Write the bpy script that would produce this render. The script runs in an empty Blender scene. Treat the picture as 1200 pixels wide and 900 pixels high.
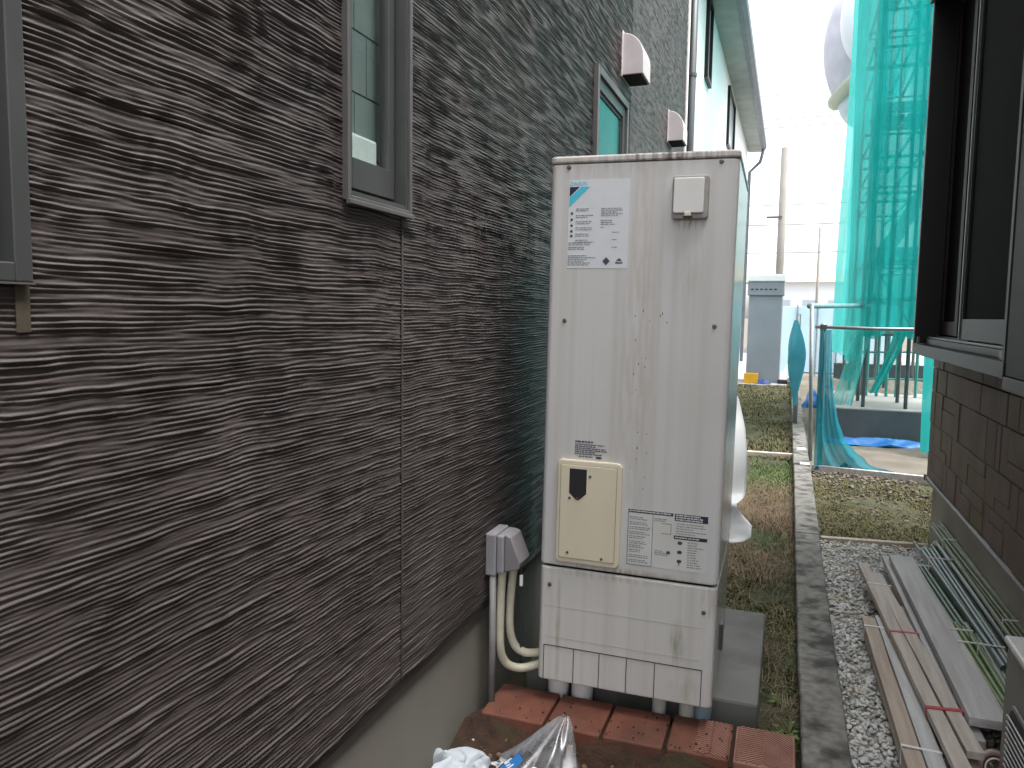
import bpy, bmesh, math, random
import numpy as np
from mathutils import Vector, Matrix
random.seed(7); RNG = np.random.default_rng(11)
S = bpy.context.scene
COL = S.collection

# ------------------------------------------------------------------ camera
cam_d = bpy.data.cameras.new('camera'); cam = bpy.data.objects.new('camera', cam_d); COL.objects.link(cam)
cam_d.sensor_width = 36; cam_d.lens = 27.0; cam_d.clip_start = 0.02; cam_d.clip_end = 2000
cam.matrix_world = Matrix(((0.941, -0.044, 0.336, 0), (0.339, 0.081, -0.937, 0), (0.014, 0.996, 0.091, 1.45), (0, 0, 0, 1)))
S.camera = cam
# ------------------------------------------------------------------ world and sun (overcast)
W = bpy.data.worlds.new('World'); S.world = W; W.use_nodes = True
wn = W.node_tree; bg = wn.nodes['Background']
sky = wn.nodes.new('ShaderNodeTexSky'); sky.sky_type = 'NISHITA'; sky.sun_disc = False
SUN_EL, SUN_ROT = math.radians(66), math.radians(95)
sky.sun_elevation = SUN_EL; sky.sun_rotation = SUN_ROT; sky.dust_density = 3.0; sky.air_density = 1.2
hs = wn.nodes.new('ShaderNodeHueSaturation'); hs.inputs['Saturation'].default_value = 0.16
wn.links.new(sky.outputs[0], hs.inputs['Color']); wn.links.new(hs.outputs[0], bg.inputs['Color'])
bg.inputs['Strength'].default_value = 0.15
sd = bpy.data.lights.new('sun', 'SUN'); so = bpy.data.objects.new('sun', sd); COL.objects.link(so)
sd.energy = 1.2; sd.angle = math.radians(38); sd.color = (1, 0.97, 0.93)
so.rotation_euler = (math.pi/2 - SUN_EL, 0, math.pi - SUN_ROT)
S.view_settings.view_transform = 'Standard'; S.view_settings.look = 'None'
S.view_settings.exposure = 1.95; S.view_settings.gamma = 1.0
S.cycles.max_bounces = 8; S.cycles.transparent_max_bounces = 24
try: S.cycles.use_denoising = True
except Exception: pass

# ------------------------------------------------------------------ helpers
ROOT = {}
def tag(o, label=None, cat=None, group=None, kind=None):
    if label: o['label'] = label
    if cat: o['category'] = cat
    if group: o['group'] = group
    if kind: o['kind'] = kind
    return o
def thing(name, label, cat, loc, group=None):
    o = bpy.data.objects.new(name, None); COL.objects.link(o); o.location = loc
    o.empty_display_size = 0.1
    ROOT[o.name] = Vector(loc)
    return tag(o, label, cat, group)
class MB:
    def __init__(s): s.v = []; s.f = []
    def add(s, vs, fs):
        n = len(s.v); s.v += [tuple(map(float, p)) for p in vs]; s.f += [tuple(i+n for i in q) for q in fs]; return s
    def box(s, x0, x1, y0, y1, z0, z1):
        return s.add([(x0,y0,z0),(x1,y0,z0),(x1,y1,z0),(x0,y1,z0),(x0,y0,z1),(x1,y0,z1),(x1,y1,z1),(x0,y1,z1)],
                     [(3,2,1,0),(4,5,6,7),(0,1,5,4),(1,2,6,5),(2,3,7,6),(3,0,4,7)])
    def beam(s, a, b, w, h, up=(0,0,1), jit=0):
        a, b = Vector(a), Vector(b); d = (b-a).normalized(); u = Vector(up)
        x = d.cross(u).normalized(); u = x.cross(d).normalized()
        vs = []
        for p in (a, b):
            for sx, sz in ((-1,-1),(1,-1),(1,1),(-1,1)):
                q = p + x*(sx*w/2) + u*(sz*h/2)
                if jit: q = q + Vector((random.uniform(-jit,jit), random.uniform(-jit,jit), random.uniform(-jit,jit)))
                vs.append(q)
        return s.add(vs, [(0,1,2,3),(7,6,5,4),(4,5,1,0),(5,6,2,1),(6,7,3,2),(7,4,0,3)])
    def tube(s, pts, r, n=8, caps=True):
        pts = [Vector(p) for p in pts]; rs = r if isinstance(r, (list, tuple)) else [r]*len(pts)
        vs, fs = [], []; prev = None
        for i, p in enumerate(pts):
            d = (pts[min(i+1, len(pts)-1)] - pts[max(i-1, 0)]).normalized()
            if prev is None: x = d.orthogonal().normalized()
            else:
                x = prev - d*prev.dot(d); x = x.normalized() if x.length > 1e-6 else d.orthogonal().normalized()
            prev = x; y = d.cross(x)
            for k in range(n):
                t = 2*math.pi*k/n; vs.append(p + (x*math.cos(t) + y*math.sin(t))*rs[i])
        for i in range(len(pts)-1):
            for k in range(n):
                a, b = i*n+k, i*n+(k+1) % n; fs.append((a, b, b+n, a+n))
        if caps: fs.append(tuple(range(n-1, -1, -1))); fs.append(tuple(range((len(pts)-1)*n, len(pts)*n)))
        return s.add(vs, fs)
    def prism(s, poly, axis, a, b):
        n = len(poly)
        def P(u, v, w): return {'x': (w,u,v), 'y': (u,w,v), 'z': (u,v,w)}[axis]
        vs = [P(u,v,a) for u,v in poly] + [P(u,v,b) for u,v in poly]
        fs = [tuple(range(n-1,-1,-1)), tuple(range(n, 2*n))] + [(i,(i+1)%n,(i+1)%n+n,i+n) for i in range(n)]
        return s.add(vs, fs)
    def grid(s, fn, nu, nv):
        vs = [fn(i/nu, j/nv) for j in range(nv+1) for i in range(nu+1)]
        fs = [(j*(nu+1)+i, j*(nu+1)+i+1, (j+1)*(nu+1)+i+1, (j+1)*(nu+1)+i) for j in range(nv) for i in range(nu)]
        return s.add(vs, fs)
    def build(s, name, mat, parent=None, smooth=False, bev=0, solid=0, sub=0, fix=True):
        me = bpy.data.meshes.new(name)
        root = parent
        while root is not None and root.parent is not None: root = root.parent
        o0 = ROOT.get(root.name, Vector((0,0,0))) if root else Vector((0,0,0))
        me.from_pydata([(p[0]-o0.x, p[1]-o0.y, p[2]-o0.z) for p in s.v], [], s.f)
        if fix:
            bm = bmesh.new(); bm.from_mesh(me); bmesh.ops.recalc_face_normals(bm, faces=bm.faces); bm.to_mesh(me); bm.free()
        me.materials.append(mat)
        if smooth: me.polygons.foreach_set('use_smooth', [True]*len(me.polygons))
        o = bpy.data.objects.new(name, me); COL.objects.link(o)
        if parent: o.parent = parent
        if solid: m = o.modifiers.new('s', 'SOLIDIFY'); m.thickness = solid
        if sub: m = o.modifiers.new('u', 'SUBSURF'); m.levels = m.render_levels = sub
        if bev:
            m = o.modifiers.new('b', 'BEVEL'); m.width = bev; m.segments = 2; m.limit_method = 'ANGLE'; m.angle_limit = 0.7
        return o
def npmesh(name, V, F, mat, smooth=False, parent=None):
    me = bpy.data.meshes.new(name); nv = len(V); nf, k = F.shape
    me.vertices.add(nv); me.vertices.foreach_set('co', V.astype(np.float32).ravel())
    me.loops.add(nf*k); me.loops.foreach_set('vertex_index', F.astype(np.int32).ravel())
    me.polygons.add(nf); me.polygons.foreach_set('loop_start', np.arange(0, nf*k, k, dtype=np.int32))
    if smooth: me.polygons.foreach_set('use_smooth', np.ones(nf, bool))
    me.update(calc_edges=True); me.materials.append(mat)
    o = bpy.data.objects.new(name, me); COL.objects.link(o)
    if parent: o.parent = parent
    return o
def struct(o, label=None): o['kind'] = 'structure'; (label and o.__setitem__('label', label)); return o
def stuff(o, label=None, cat=None): o['kind'] = 'stuff'; return tag(o, label, cat)
def rrect(x0, x1, y0, y1, r, n=5, corners=(1,1,1,1)):
    out = []
    for (cx, cy, a0, on) in ((x1-r,y1-r,0,corners[0]),(x0+r,y1-r,90,corners[1]),(x0+r,y0+r,180,corners[2]),(x1-r,y0+r,270,corners[3])):
        if on:
            for k in range(n+1):
                a = math.radians(a0+90*k/n); out.append((cx+r*math.cos(a), cy+r*math.sin(a)))
        else:
            sx = 1 if a0 in (0,270) else -1; sy = 1 if a0 in (0,90) else -1
            out.append((cx+sx*r, cy+sy*r))
    return out

# ------------------------------------------------------------------ materials
MATS = {}
def mat(name, col, col2=None, scale=8.0, rough=0.6, bump=0.0, bscale=60.0, metal=0.0, stretch=(1,1,1), coat=0.0, spec=0.5,
        col3=None, scale3=1.5, detail=6.0, rough2=None, thr=(0.35,0.65), thr3=(0.5,0.65), dist=0.002):
    m = bpy.data.materials.new(name); m.use_nodes = True; nt = m.node_tree; N = nt.nodes; L = nt.links
    p = N['Principled BSDF']; p.inputs['Roughness'].default_value = rough; p.inputs['Metallic'].default_value = metal
    p.inputs['Coat Weight'].default_value = coat; p.inputs['Coat Roughness'].default_value = 0.12
    p.inputs['Specular IOR Level'].default_value = spec
    p.inputs['Base Color'].default_value = (*col, 1)
    tc = N.new('ShaderNodeTexCoord'); mp = N.new('ShaderNodeMapping'); mp.inputs['Scale'].default_value = stretch
    L.new(tc.outputs['Object'], mp.inputs[0])
    if col2:
        nz = N.new('ShaderNodeTexNoise'); nz.inputs['Scale'].default_value = scale; nz.inputs['Detail'].default_value = detail
        L.new(mp.outputs[0], nz.inputs['Vector'])
        cr = N.new('ShaderNodeValToRGB'); e = cr.color_ramp.elements
        e[0].position, e[1].position = thr; e[0].color = (*col, 1); e[1].color = (*col2, 1)
        L.new(nz.outputs['Fac'], cr.inputs[0]); out = cr.outputs[0]
        if col3:
            n3 = N.new('ShaderNodeTexNoise'); n3.inputs['Scale'].default_value = scale3; n3.inputs['Detail'].default_value = 8
            L.new(mp.outputs[0], n3.inputs['Vector'])
            mr = N.new('ShaderNodeMapRange'); mr.inputs[1].default_value, mr.inputs[2].default_value = thr3
            L.new(n3.outputs['Fac'], mr.inputs[0])
            mx = N.new('ShaderNodeMixRGB'); L.new(mr.outputs[0], mx.inputs[0]); L.new(out, mx.inputs[1]); mx.inputs[2].default_value = (*col3, 1)
            out = mx.outputs[0]
        L.new(out, p.inputs['Base Color'])
        if rough2 is not None:
            rr = N.new('ShaderNodeMapRange'); rr.inputs[3].default_value = rough; rr.inputs[4].default_value = rough2
            L.new(nz.outputs['Fac'], rr.inputs[0]); L.new(rr.outputs[0], p.inputs['Roughness'])
    if bump:
        nb = N.new('ShaderNodeTexNoise'); nb.inputs['Scale'].default_value = bscale; nb.inputs['Detail'].default_value = 8
        L.new(mp.outputs[0], nb.inputs['Vector'])
        b = N.new('ShaderNodeBump'); b.inputs['Strength'].default_value = bump; b.inputs['Distance'].default_value = dist
        L.new(nb.outputs['Fac'], b.inputs['Height']); L.new(b.outputs[0], p.inputs['Normal'])
    MATS[name] = m; return m
def netmat(name, col, alpha, scale=3.0, var=0.25, trans=0.6):
    m = bpy.data.materials.new(name); m.use_nodes = True; nt = m.node_tree; N = nt.nodes; L = nt.links
    for n in list(N): N.remove(n)
    out = N.new('ShaderNodeOutputMaterial'); tr = N.new('ShaderNodeBsdfTransparent')
    df = N.new('ShaderNodeBsdfDiffuse'); tl = N.new('ShaderNodeBsdfTranslucent')
    df.inputs[0].default_value = (*col, 1); tl.inputs[0].default_value = (*col, 1)
    m1 = N.new('ShaderNodeMixShader'); m1.inputs[0].default_value = trans; L.new(df.outputs[0], m1.inputs[1]); L.new(tl.outputs[0], m1.inputs[2])
    tc = N.new('ShaderNodeTexCoord'); nz = N.new('ShaderNodeTexNoise'); nz.inputs['Scale'].default_value = scale; nz.inputs['Detail'].default_value = 5
    mp = N.new('ShaderNodeMapping'); mp.inputs['Scale'].default_value = (2, 2, 0.35)
    L.new(tc.outputs['Object'], mp.inputs[0]); L.new(mp.outputs[0], nz.inputs['Vector'])
    mr = N.new('ShaderNodeMapRange'); mr.inputs[1].default_value = 0.3; mr.inputs[2].default_value = 0.7
    mr.inputs[3].default_value = max(0.02, alpha-var); mr.inputs[4].default_value = min(0.98, alpha+var); L.new(nz.outputs['Fac'], mr.inputs[0])
    m2 = N.new('ShaderNodeMixShader'); L.new(mr.outputs[0], m2.inputs[0]); L.new(tr.outputs[0], m2.inputs[1]); L.new(m1.outputs[0], m2.inputs[2])
    L.new(m2.outputs[0], out.inputs[0]); return m
def glassmat(name, tint=(0.8,0.85,0.85), refl_ior=1.6, rough=0.02, through=True, base=(0.02,0.02,0.022)):
    m = bpy.data.materials.new(name); m.use_nodes = True; nt = m.node_tree; N = nt.nodes; L = nt.links
    for n in list(N): N.remove(n)
    out = N.new('ShaderNodeOutputMaterial'); fr = N.new('ShaderNodeFresnel'); fr.inputs[0].default_value = refl_ior
    ge = N.new('ShaderNodeNewGeometry'); mi = N.new('ShaderNodeMapRange'); mi.inputs[3].default_value = refl_ior; mi.inputs[4].default_value = 1/refl_ior
    L.new(ge.outputs['Backfacing'], mi.inputs[0]); L.new(mi.outputs[0], fr.inputs[0])     # same reflectance on both faces of a pane
    gl = N.new('ShaderNodeBsdfGlossy'); gl.inputs['Roughness'].default_value = rough; gl.inputs[0].default_value = (0.95,0.97,0.97,1)
    if through: b = N.new('ShaderNodeBsdfTransparent'); b.inputs[0].default_value = (*tint, 1)
    else: b = N.new('ShaderNodeBsdfDiffuse'); b.inputs[0].default_value = (*base, 1)
    mx = N.new('ShaderNodeMixShader'); L.new(fr.outputs[0], mx.inputs[0]); L.new(b.outputs[0], mx.inputs[1]); L.new(gl.outputs[0], mx.inputs[2])
    L.new(mx.outputs[0], out.inputs[0]); return m

M_SIDING = mat('ribbed_siding', (0.048,0.038,0.036), (0.074,0.060,0.057), 3, rough=0.45, rough2=0.58, spec=0.45, bump=0.35, bscale=220, col3=(0.028,0.026,0.018), scale3=0.9, thr3=(0.6,0.8), dist=0.001)
M_SEAL = mat('sealant', (0.055,0.046,0.044), (0.068,0.058,0.056), 12, rough=0.6)
M_SEAL2 = mat('sealant_stained', (0.045,0.035,0.022), (0.065,0.052,0.035), 18, rough=0.7)
M_FOUND = mat('render_grey', (0.165,0.1525,0.13), (0.2,0.1875,0.1625), 2.5, rough=0.85, bump=0.3, bscale=90, col3=(0.13,0.12,0.10), scale3=1.3, thr3=(0.5,0.75))
M_FOUNDR = mat('render_pale', (0.26,0.245,0.21), (0.33,0.31,0.27), 2.5, rough=0.85, bump=0.3, bscale=90)
M_STARTER = mat('starter_metal', (0.012,0.010,0.010), (0.02,0.017,0.016), 6, rough=0.5)
M_ALU = mat('grey_aluminium', (0.05355,0.0561,0.05508), (0.06375,0.0663,0.06528), 5, rough=0.4, metal=0.2, bump=0.05, bscale=300)
M_ALUD = mat('gap_shade_gasket', (0.012,0.012,0.014), rough=0.6)  # for the real gasket and the shade painted into window gaps
M_ALUL = mat('pale_aluminium', (0.085,0.08075,0.07863), (0.102,0.09775,0.09563), 6, rough=0.45, metal=0.1)
M_BRONZE = mat('bronze_aluminium', (0.004032,0.004536,0.00504), (0.005544,0.0063,0.007056), 4, rough=0.45, spec=0.3)
M_BROWNALU = mat('brown_aluminium', (0.010,0.006,0.005), (0.014,0.009,0.007), 4, rough=0.5, spec=0.25)
M_MAROON = mat('maroon_panel', (0.005,0.0014,0.0014), (0.007,0.002,0.002), 3, rough=0.5, spec=0.15)
M_GLASS = glassmat('clear_glass', (0.90,0.95,0.94), 1.6)
M_GLASSBK = mat('dark_screen_mesh', (0.0022,0.0012,0.0022), (0.003,0.002,0.003), 5, rough=0.8, spec=0.05)
M_GLASSREF = glassmat('teal_reflection_glass', through=False, base=(0.02,0.10,0.09), refl_ior=2.4, rough=0.16)  # teal base colour paints in the reflection of the netting
M_TILEW = mat('bath_tile', (0.20,0.225,0.22), (0.26,0.28,0.275), 5, rough=0.5)
M_DARKROOM = mat('dark_room', (0.05,0.05,0.05), rough=0.9)
M_STONE = mat('stone_block', (0.1173,0.08015,0.05865), (0.172,0.1212,0.08797), 3.0, rough=0.7, bump=0.7, bscale=70, col3=(0.105,0.092,0.042), scale3=1.6, thr3=(0.5,0.72), dist=0.004)
M_STONE2 = mat('stone_block_red', (0.1134,0.07038,0.05865), (0.1603,0.1056,0.08406), 4.0, rough=0.7, bump=0.7, bscale=70, dist=0.004)
M_JOINT = mat('dark_joint', (0.045,0.034,0.028), rough=0.9)
M_TRIM = mat('trim_strip', (0.12,0.10,0.10), (0.16,0.14,0.14), 8, rough=0.4)
M_WHITEWALL = mat('white_wall', (0.78,0.82,0.82), (0.82,0.82,0.82), 1.2, rough=0.8, bump=0.15, bscale=50)
M_EAVE = mat('eave_board', (0.24,0.26,0.24), (0.30,0.32,0.30), 3, rough=0.7)
M_GUTTER = mat('grey_gutter', (0.10,0.115,0.14), (0.14,0.155,0.18), 5, rough=0.45)
M_ROOF = mat('grey_roof', (0.12,0.12,0.13), (0.18,0.18,0.19), 6, rough=0.7)
M_CREAM = mat('cream_trim', (0.75,0.73,0.68), (0.80,0.78,0.74), 6, rough=0.5)
M_DARKPIPE = mat('dark_pipe', (0.045,0.05,0.055), (0.06,0.065,0.07), 6, rough=0.4)
M_HOOD = mat('vent_hood_paint', (0.50,0.45,0.45), (0.56,0.51,0.51), 10, rough=0.5, coat=0.1)

def tankmat(name, base, streak, spots=(), rough=0.42, coat=0.15):
    """painted steel: vertical run streaks, faint grime; spots = local stains (x, z, rx, rz, colour, amount)"""
    m = mat(name, base, rough=rough, coat=coat); nt = m.node_tree; N = nt.nodes; L = nt.links
    p = N['Principled BSDF']; tc = N.new('ShaderNodeTexCoord')
    mp = N.new('ShaderNodeMapping'); mp.inputs['Scale'].default_value = (34, 34, 0.35); L.new(tc.outputs['Object'], mp.inputs[0])
    nz = N.new('ShaderNodeTexNoise'); nz.inputs['Scale'].default_value = 1.0; nz.inputs['Detail'].default_value = 5; L.new(mp.outputs[0], nz.inputs['Vector'])
    mr = N.new('ShaderNodeMapRange'); mr.inputs[1].default_value = 0.42; mr.inputs[2].default_value = 0.75; mr.inputs[4].default_value = 0.75; L.new(nz.outputs['Fac'], mr.inputs[0])
    mx = N.new('ShaderNodeMixRGB'); mx.inputs[1].default_value = (*base, 1); mx.inputs[2].default_value = (*streak, 1); L.new(mr.outputs[0], mx.inputs[0])
    n2 = N.new('ShaderNodeTexNoise'); n2.inputs['Scale'].default_value = 2.2; n2.inputs['Detail'].default_value = 6; L.new(tc.outputs['Object'], n2.inputs['Vector'])
    m2 = N.new('ShaderNodeMapRange'); m2.inputs[1].default_value = 0.45; m2.inputs[2].default_value = 0.8; m2.inputs[4].default_value = 0.6; L.new(n2.outputs['Fac'], m2.inputs[0])
    mx2 = N.new('ShaderNodeMixRGB'); mx2.inputs[2].default_value = (base[0]*0.86, base[1]*0.84, base[2]*0.78, 1); L.new(m2.outputs[0], mx2.inputs[0]); L.new(mx.outputs[0], mx2.inputs[1])
    cur = mx2.outputs[0]
    for (sx, sz, rx, rz, c, amt) in spots:
        g = N.new('ShaderNodeMapping'); g.vector_type = 'POINT'
        g.inputs['Location'].default_value = (-sx/rx, 0, -sz/rz); g.inputs['Scale'].default_value = (1/rx, 0.0, 1/rz); L.new(tc.outputs['Object'], g.inputs[0])
        ln = N.new('ShaderNodeVectorMath'); ln.operation = 'LENGTH'; L.new(g.outputs[0], ln.inputs[0])
        f = N.new('ShaderNodeMapRange'); f.inputs[1].default_value = 1.0; f.inputs[2].default_value = 0.2; L.new(ln.outputs['Value'], f.inputs[0])
        k = N.new('ShaderNodeTexNoise'); k.inputs['Scale'].default_value = 1.0; k.inputs['Detail'].default_value = 6
        km = N.new('ShaderNodeMapping'); km.inputs['Scale'].default_value = (60, 60, 8); L.new(tc.outputs['Object'], km.inputs[0]); L.new(km.outputs[0], k.inputs['Vector'])
        kk = N.new('ShaderNodeMapRange'); kk.inputs[1].default_value = 0.4; kk.inputs[2].default_value = 0.6; kk.inputs[4].default_value = amt; L.new(k.outputs['Fac'], kk.inputs[0])
        mm = N.new('ShaderNodeMath'); mm.operation = 'MULTIPLY'; L.new(f.outputs[0], mm.inputs[0]); L.new(kk.outputs[0], mm.inputs[1])
        q = N.new('ShaderNodeMixRGB'); q.inputs[2].default_value = (*c, 1); L.new(mm.outputs[0], q.inputs[0]); L.new(cur, q.inputs[1]); cur = q.outputs[0]
    L.new(cur, p.inputs['Base Color']); return m
# (object coordinates of the water heater parts: x from its left edge -0.822, z from the ground)
M_TANK = tankmat('off_white_steel', (0.56,0.555,0.555), (0.47,0.45,0.42),
    [(0.32,1.30,0.10,0.75,(0.34,0.27,0.20),0.30), (0.33,1.72,0.05,0.35,(0.46,0.40,0.33),0.5), (0.48,1.60,0.07,0.22,(0.40,0.37,0.34),0.5),
     (0.30,1.95,0.35,0.05,(0.42,0.39,0.36),0.6), (0.48,1.76,0.06,0.03,(0.22,0.20,0.19),0.8), (0.30,0.555,0.33,0.02,(0.30,0.26,0.20),0.8)])
M_TANKLOW = tankmat('off_white_steel_low', (0.60,0.585,0.57), (0.49,0.47,0.42),
    [(0.50,0.33,0.035,0.10,(0.22,0.22,0.12),0.75), (0.53,0.17,0.06,0.06,(0.30,0.29,0.20),0.5), (0.075,0.3,0.012,0.3,(0.33,0.29,0.22),0.8),
     (0.60,0.49,0.03,0.08,(0.25,0.20,0.15),0.6), (0.25,0.53,0.3,0.02,(0.35,0.31,0.24),0.6)])
M_TANKTOP = tankmat('stained_lid', (0.56,0.53,0.51), (0.46,0.43,0.40), [(0.40,1.985,0.27,0.20,(0.10,0.075,0.075),0.95), (0.12,1.97,0.2,0.015,(0.3,0.26,0.22),0.6)])
M_SIDEST = mat('side_steel', (0.42,0.43,0.42), (0.50,0.50,0.49), 3, rough=0.22, metal=0.55, stretch=(1,1,0.3))
M_HATCH = mat('cream_plastic', (0.62,0.56,0.42), (0.66,0.60,0.46), 6, rough=0.45)
M_BLACK = mat('black_plastic', (0.012,0.010,0.016), rough=0.5)
M_GAP = mat('gap_black', (0.006,0.006,0.006), rough=0.9)
M_STICK = mat('white_sticker', (0.60,0.62,0.66), (0.63,0.65,0.68), 20, rough=0.35)
M_STICK2 = mat('white_sticker_low', (0.60,0.60,0.59), (0.56,0.56,0.53), 12, rough=0.4)
M_PRINT = mat('grey_print', (0.24,0.25,0.27), rough=0.6)
M_PRINTD = mat('dark_print', (0.045,0.05,0.07), rough=0.5)
M_NAVY = mat('navy_print', (0.008,0.014,0.045), rough=0.4)
M_CYAN = mat('cyan_print', (0.06,0.50,0.66), rough=0.4)
M_SCREW = mat('screw_steel', (0.10,0.095,0.09), (0.15,0.13,0.11), 200, rough=0.5, metal=0.6)
M_RUST = mat('rust', (0.17,0.12,0.09), (0.24,0.18,0.13), 120, rough=0.9)
M_GROOVE = mat('groove_dark', (0.07,0.065,0.06), rough=0.9)  # dark tone of the strips that draw the groove lines
M_GROOVEF = mat('faint_scratch', (0.42,0.41,0.39), rough=0.7)
M_PVCW = mat('white_pvc', (0.78,0.78,0.78), (0.70,0.69,0.67), 20, rough=0.4)
M_PVCG = mat('grey_pvc', (0.40,0.41,0.38), (0.46,0.46,0.43), 20, rough=0.5)
M_PVCB = mat('blue_grey_pvc', (0.14,0.22,0.27), (0.20,0.28,0.32), 20, rough=0.5)
M_CONC = mat('concrete_pad', (0.11,0.108,0.103), (0.15,0.147,0.14), 4, rough=0.85, bump=0.4, bscale=60, col3=(0.085,0.082,0.072), scale3=3)
M_CONCB = mat('weathered_concrete', (0.1323,0.1265,0.1138), (0.2185,0.2093,0.1886), 30, rough=0.9, bump=0.8, bscale=70, col3=(0.045,0.043,0.038), scale3=8, thr3=(0.48,0.64), dist=0.004)
M_CONCL = mat('new_concrete', (0.27,0.265,0.25), (0.33,0.325,0.31), 1.5, rough=0.85, bump=0.3, bscale=40)
M_CONCD = mat('dark_concrete', (0.085,0.092,0.095), (0.12,0.127,0.13), 2.5, rough=0.85, bump=0.3, bscale=40)  # darker concrete for the front sheet of the site slab
M_TERRA = mat('terracotta', (0.138,0.045,0.027), (0.186,0.069,0.042), 14, rough=0.75, bump=0.9, bscale=140, col3=(0.075,0.036,0.024), scale3=4, thr3=(0.45,0.80))
M_TERRAL = mat('terracotta_pale', (0.224,0.098,0.07), (0.28,0.133,0.098), 14, rough=0.65, bump=0.5, bscale=120)
M_SOIL = mat('dark_soil', (0.022,0.010,0.006), (0.050,0.024,0.012), 22, rough=0.95, bump=1.0, bscale=90, col3=(0.035,0.032,0.012), scale3=5, thr3=(0.55,0.7), dist=0.01)
M_SITE = mat('site_soil', (0.115,0.097,0.078), (0.165,0.143,0.116), 3, rough=0.95, bump=0.8, bscale=30, col3=(0.10,0.098,0.06), scale3=0.8, dist=0.01)
M_LAWN = mat('mossy_soil', (0.0345,0.03795,0.0138), (0.07475,0.0575,0.0322), 14, rough=0.95, bump=1.0, bscale=80, col3=(0.024,0.035,0.010), scale3=4, thr3=(0.45,0.6), dist=0.01)
M_LAWNR = mat('leafy_soil', (0.055,0.052,0.023), (0.095,0.078,0.046), 16, rough=0.95, bump=1.0, bscale=90, col3=(0.048,0.055,0.018), scale3=3.5, thr3=(0.45,0.6), dist=0.01)
M_GBED = mat('gravel_bed', (0.255,0.2422,0.2167), (0.4335,0.4208,0.3825), 40, rough=0.95, bump=1.0, bscale=120, dist=0.008)
M_GRAV = mat('gravel_stone', (0.357,0.357,0.3346), (0.6545,0.647,0.6099), 25, rough=0.85, bump=0.3, bscale=200, col3=(0.50,0.45,0.38), scale3=11)
M_GRASS = mat('green_blade', (0.05616,0.09652,0.02281), (0.1229,0.1544,0.04563), 7, rough=0.7)
M_MOSS = mat('moss_leaf', (0.035,0.05625,0.015), (0.08125,0.1,0.0275), 12, rough=0.8)
M_STRAW = mat('dry_blade', (0.15,0.10,0.06), (0.23,0.165,0.10), 7, rough=0.8)
M_YGRASS = mat('yellow_blade', (0.085,0.082,0.028), (0.15,0.13,0.055), 7, rough=0.8)
M_WOOD = mat('weathered_wood', (0.459,0.3825,0.323), (0.612,0.527,0.459), 3, rough=0.75, bump=0.4, bscale=30, stretch=(14,0.9,14), col3=(0.37,0.32,0.28), scale3=1.5)
M_WOODB = mat('brown_wood', (0.34,0.27,0.215), (0.45,0.37,0.30), 3, rough=0.75, bump=0.4, bscale=30, stretch=(14,0.9,14))
M_WOODK = mat('lichen_wood', (0.40,0.345,0.30), (0.52,0.46,0.41), 3, rough=0.8, bump=0.6, bscale=30, stretch=(14,0.9,14), col3=(0.27,0.245,0.15), scale3=1.1, thr3=(0.55,0.68))
M_WOODP = mat('pale_grey_wood', (0.42,0.42,0.41), (0.54,0.54,0.53), 3, rough=0.8, bump=0.5, bscale=30, stretch=(14,0.9,14), col3=(0.33,0.31,0.28), scale3=1.2)
M_WOODG = mat('grey_wood', (0.376,0.36,0.352), (0.496,0.48,0.472), 3, rough=0.7, bump=0.35, bscale=30, stretch=(12,0.8,12), col3=(0.25,0.24,0.235), scale3=2.0, thr3=(0.6,0.75))
M_WBAND = mat('white_band', (0.72,0.68,0.66), rough=0.5)
M_RBAND = mat('red_band', (0.42,0.05,0.06), rough=0.5)
M_STK1 = mat('green_stake', (0.05063,0.08438,0.05625), (0.07875,0.1181,0.07875), 9, rough=0.4)
M_STK2 = mat('blue_green_stake', (0.0405,0.0675,0.06413), (0.0675,0.1013,0.0945), 9, rough=0.32)
M_STK3 = mat('olive_stake', (0.09,0.108,0.054), (0.144,0.168,0.09), 9, rough=0.45)
M_STK4 = mat('pale_stake', (0.18,0.2175,0.1725), (0.255,0.285,0.2325), 9, rough=0.5)
M_STK5 = mat('bright_green_stake', (0.09,0.15,0.045), (0.15,0.21,0.075), 9, rough=0.45)
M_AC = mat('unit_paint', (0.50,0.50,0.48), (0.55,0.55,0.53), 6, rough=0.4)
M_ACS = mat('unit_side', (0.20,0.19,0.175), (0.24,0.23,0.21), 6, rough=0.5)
M_PIPEST = mat('galvanised_pipe', (0.20,0.23,0.24), (0.30,0.33,0.34), 8, rough=0.4, metal=0.5)
M_SCAF = mat('scaffold_steel', (0.10,0.14,0.14), (0.17,0.21,0.21), 6, rough=0.45, metal=0.4)
M_DECK = mat('scaffold_deck', (0.22,0.26,0.26), (0.28,0.32,0.32), 5, rough=0.5, metal=0.3)
M_NETG = netmat('green_mesh', (0.025,0.52,0.50), 0.86, 2.0, 0.18)
M_NETG2 = netmat('green_mesh_dense', (0.045,0.56,0.53), 0.95, 2.0, 0.05)
M_NETP = netmat('pale_green_mesh', (0.09,0.58,0.55), 0.66, 2.0, 0.16)
M_NETC = netmat('cyan_mesh', (0.035,0.30,0.37), 0.88, 3.0, 0.12)
M_TARP = mat('blue_tarp', (0.02,0.14,0.42), (0.04,0.22,0.52), 6, rough=0.4)
M_WCLOTH = mat('white_cloth', (0.42,0.46,0.50), (0.50,0.54,0.57), 8, rough=0.7, bump=0.4, bscale=25, dist=0.004)
M_SHEET = mat('white_plastic_sheet', (0.80,0.81,0.82), (0.80,0.82,0.82), 5, rough=0.5)
M_PAPER = mat('white_scrap', (0.80,0.80,0.79), rough=0.6)
M_BLUEP = mat('blue_print', (0.03,0.17,0.45), rough=0.35)
M_CAB = mat('cabinet_grey', (0.17,0.195,0.225), (0.20,0.225,0.255), 2, rough=0.5)
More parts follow.
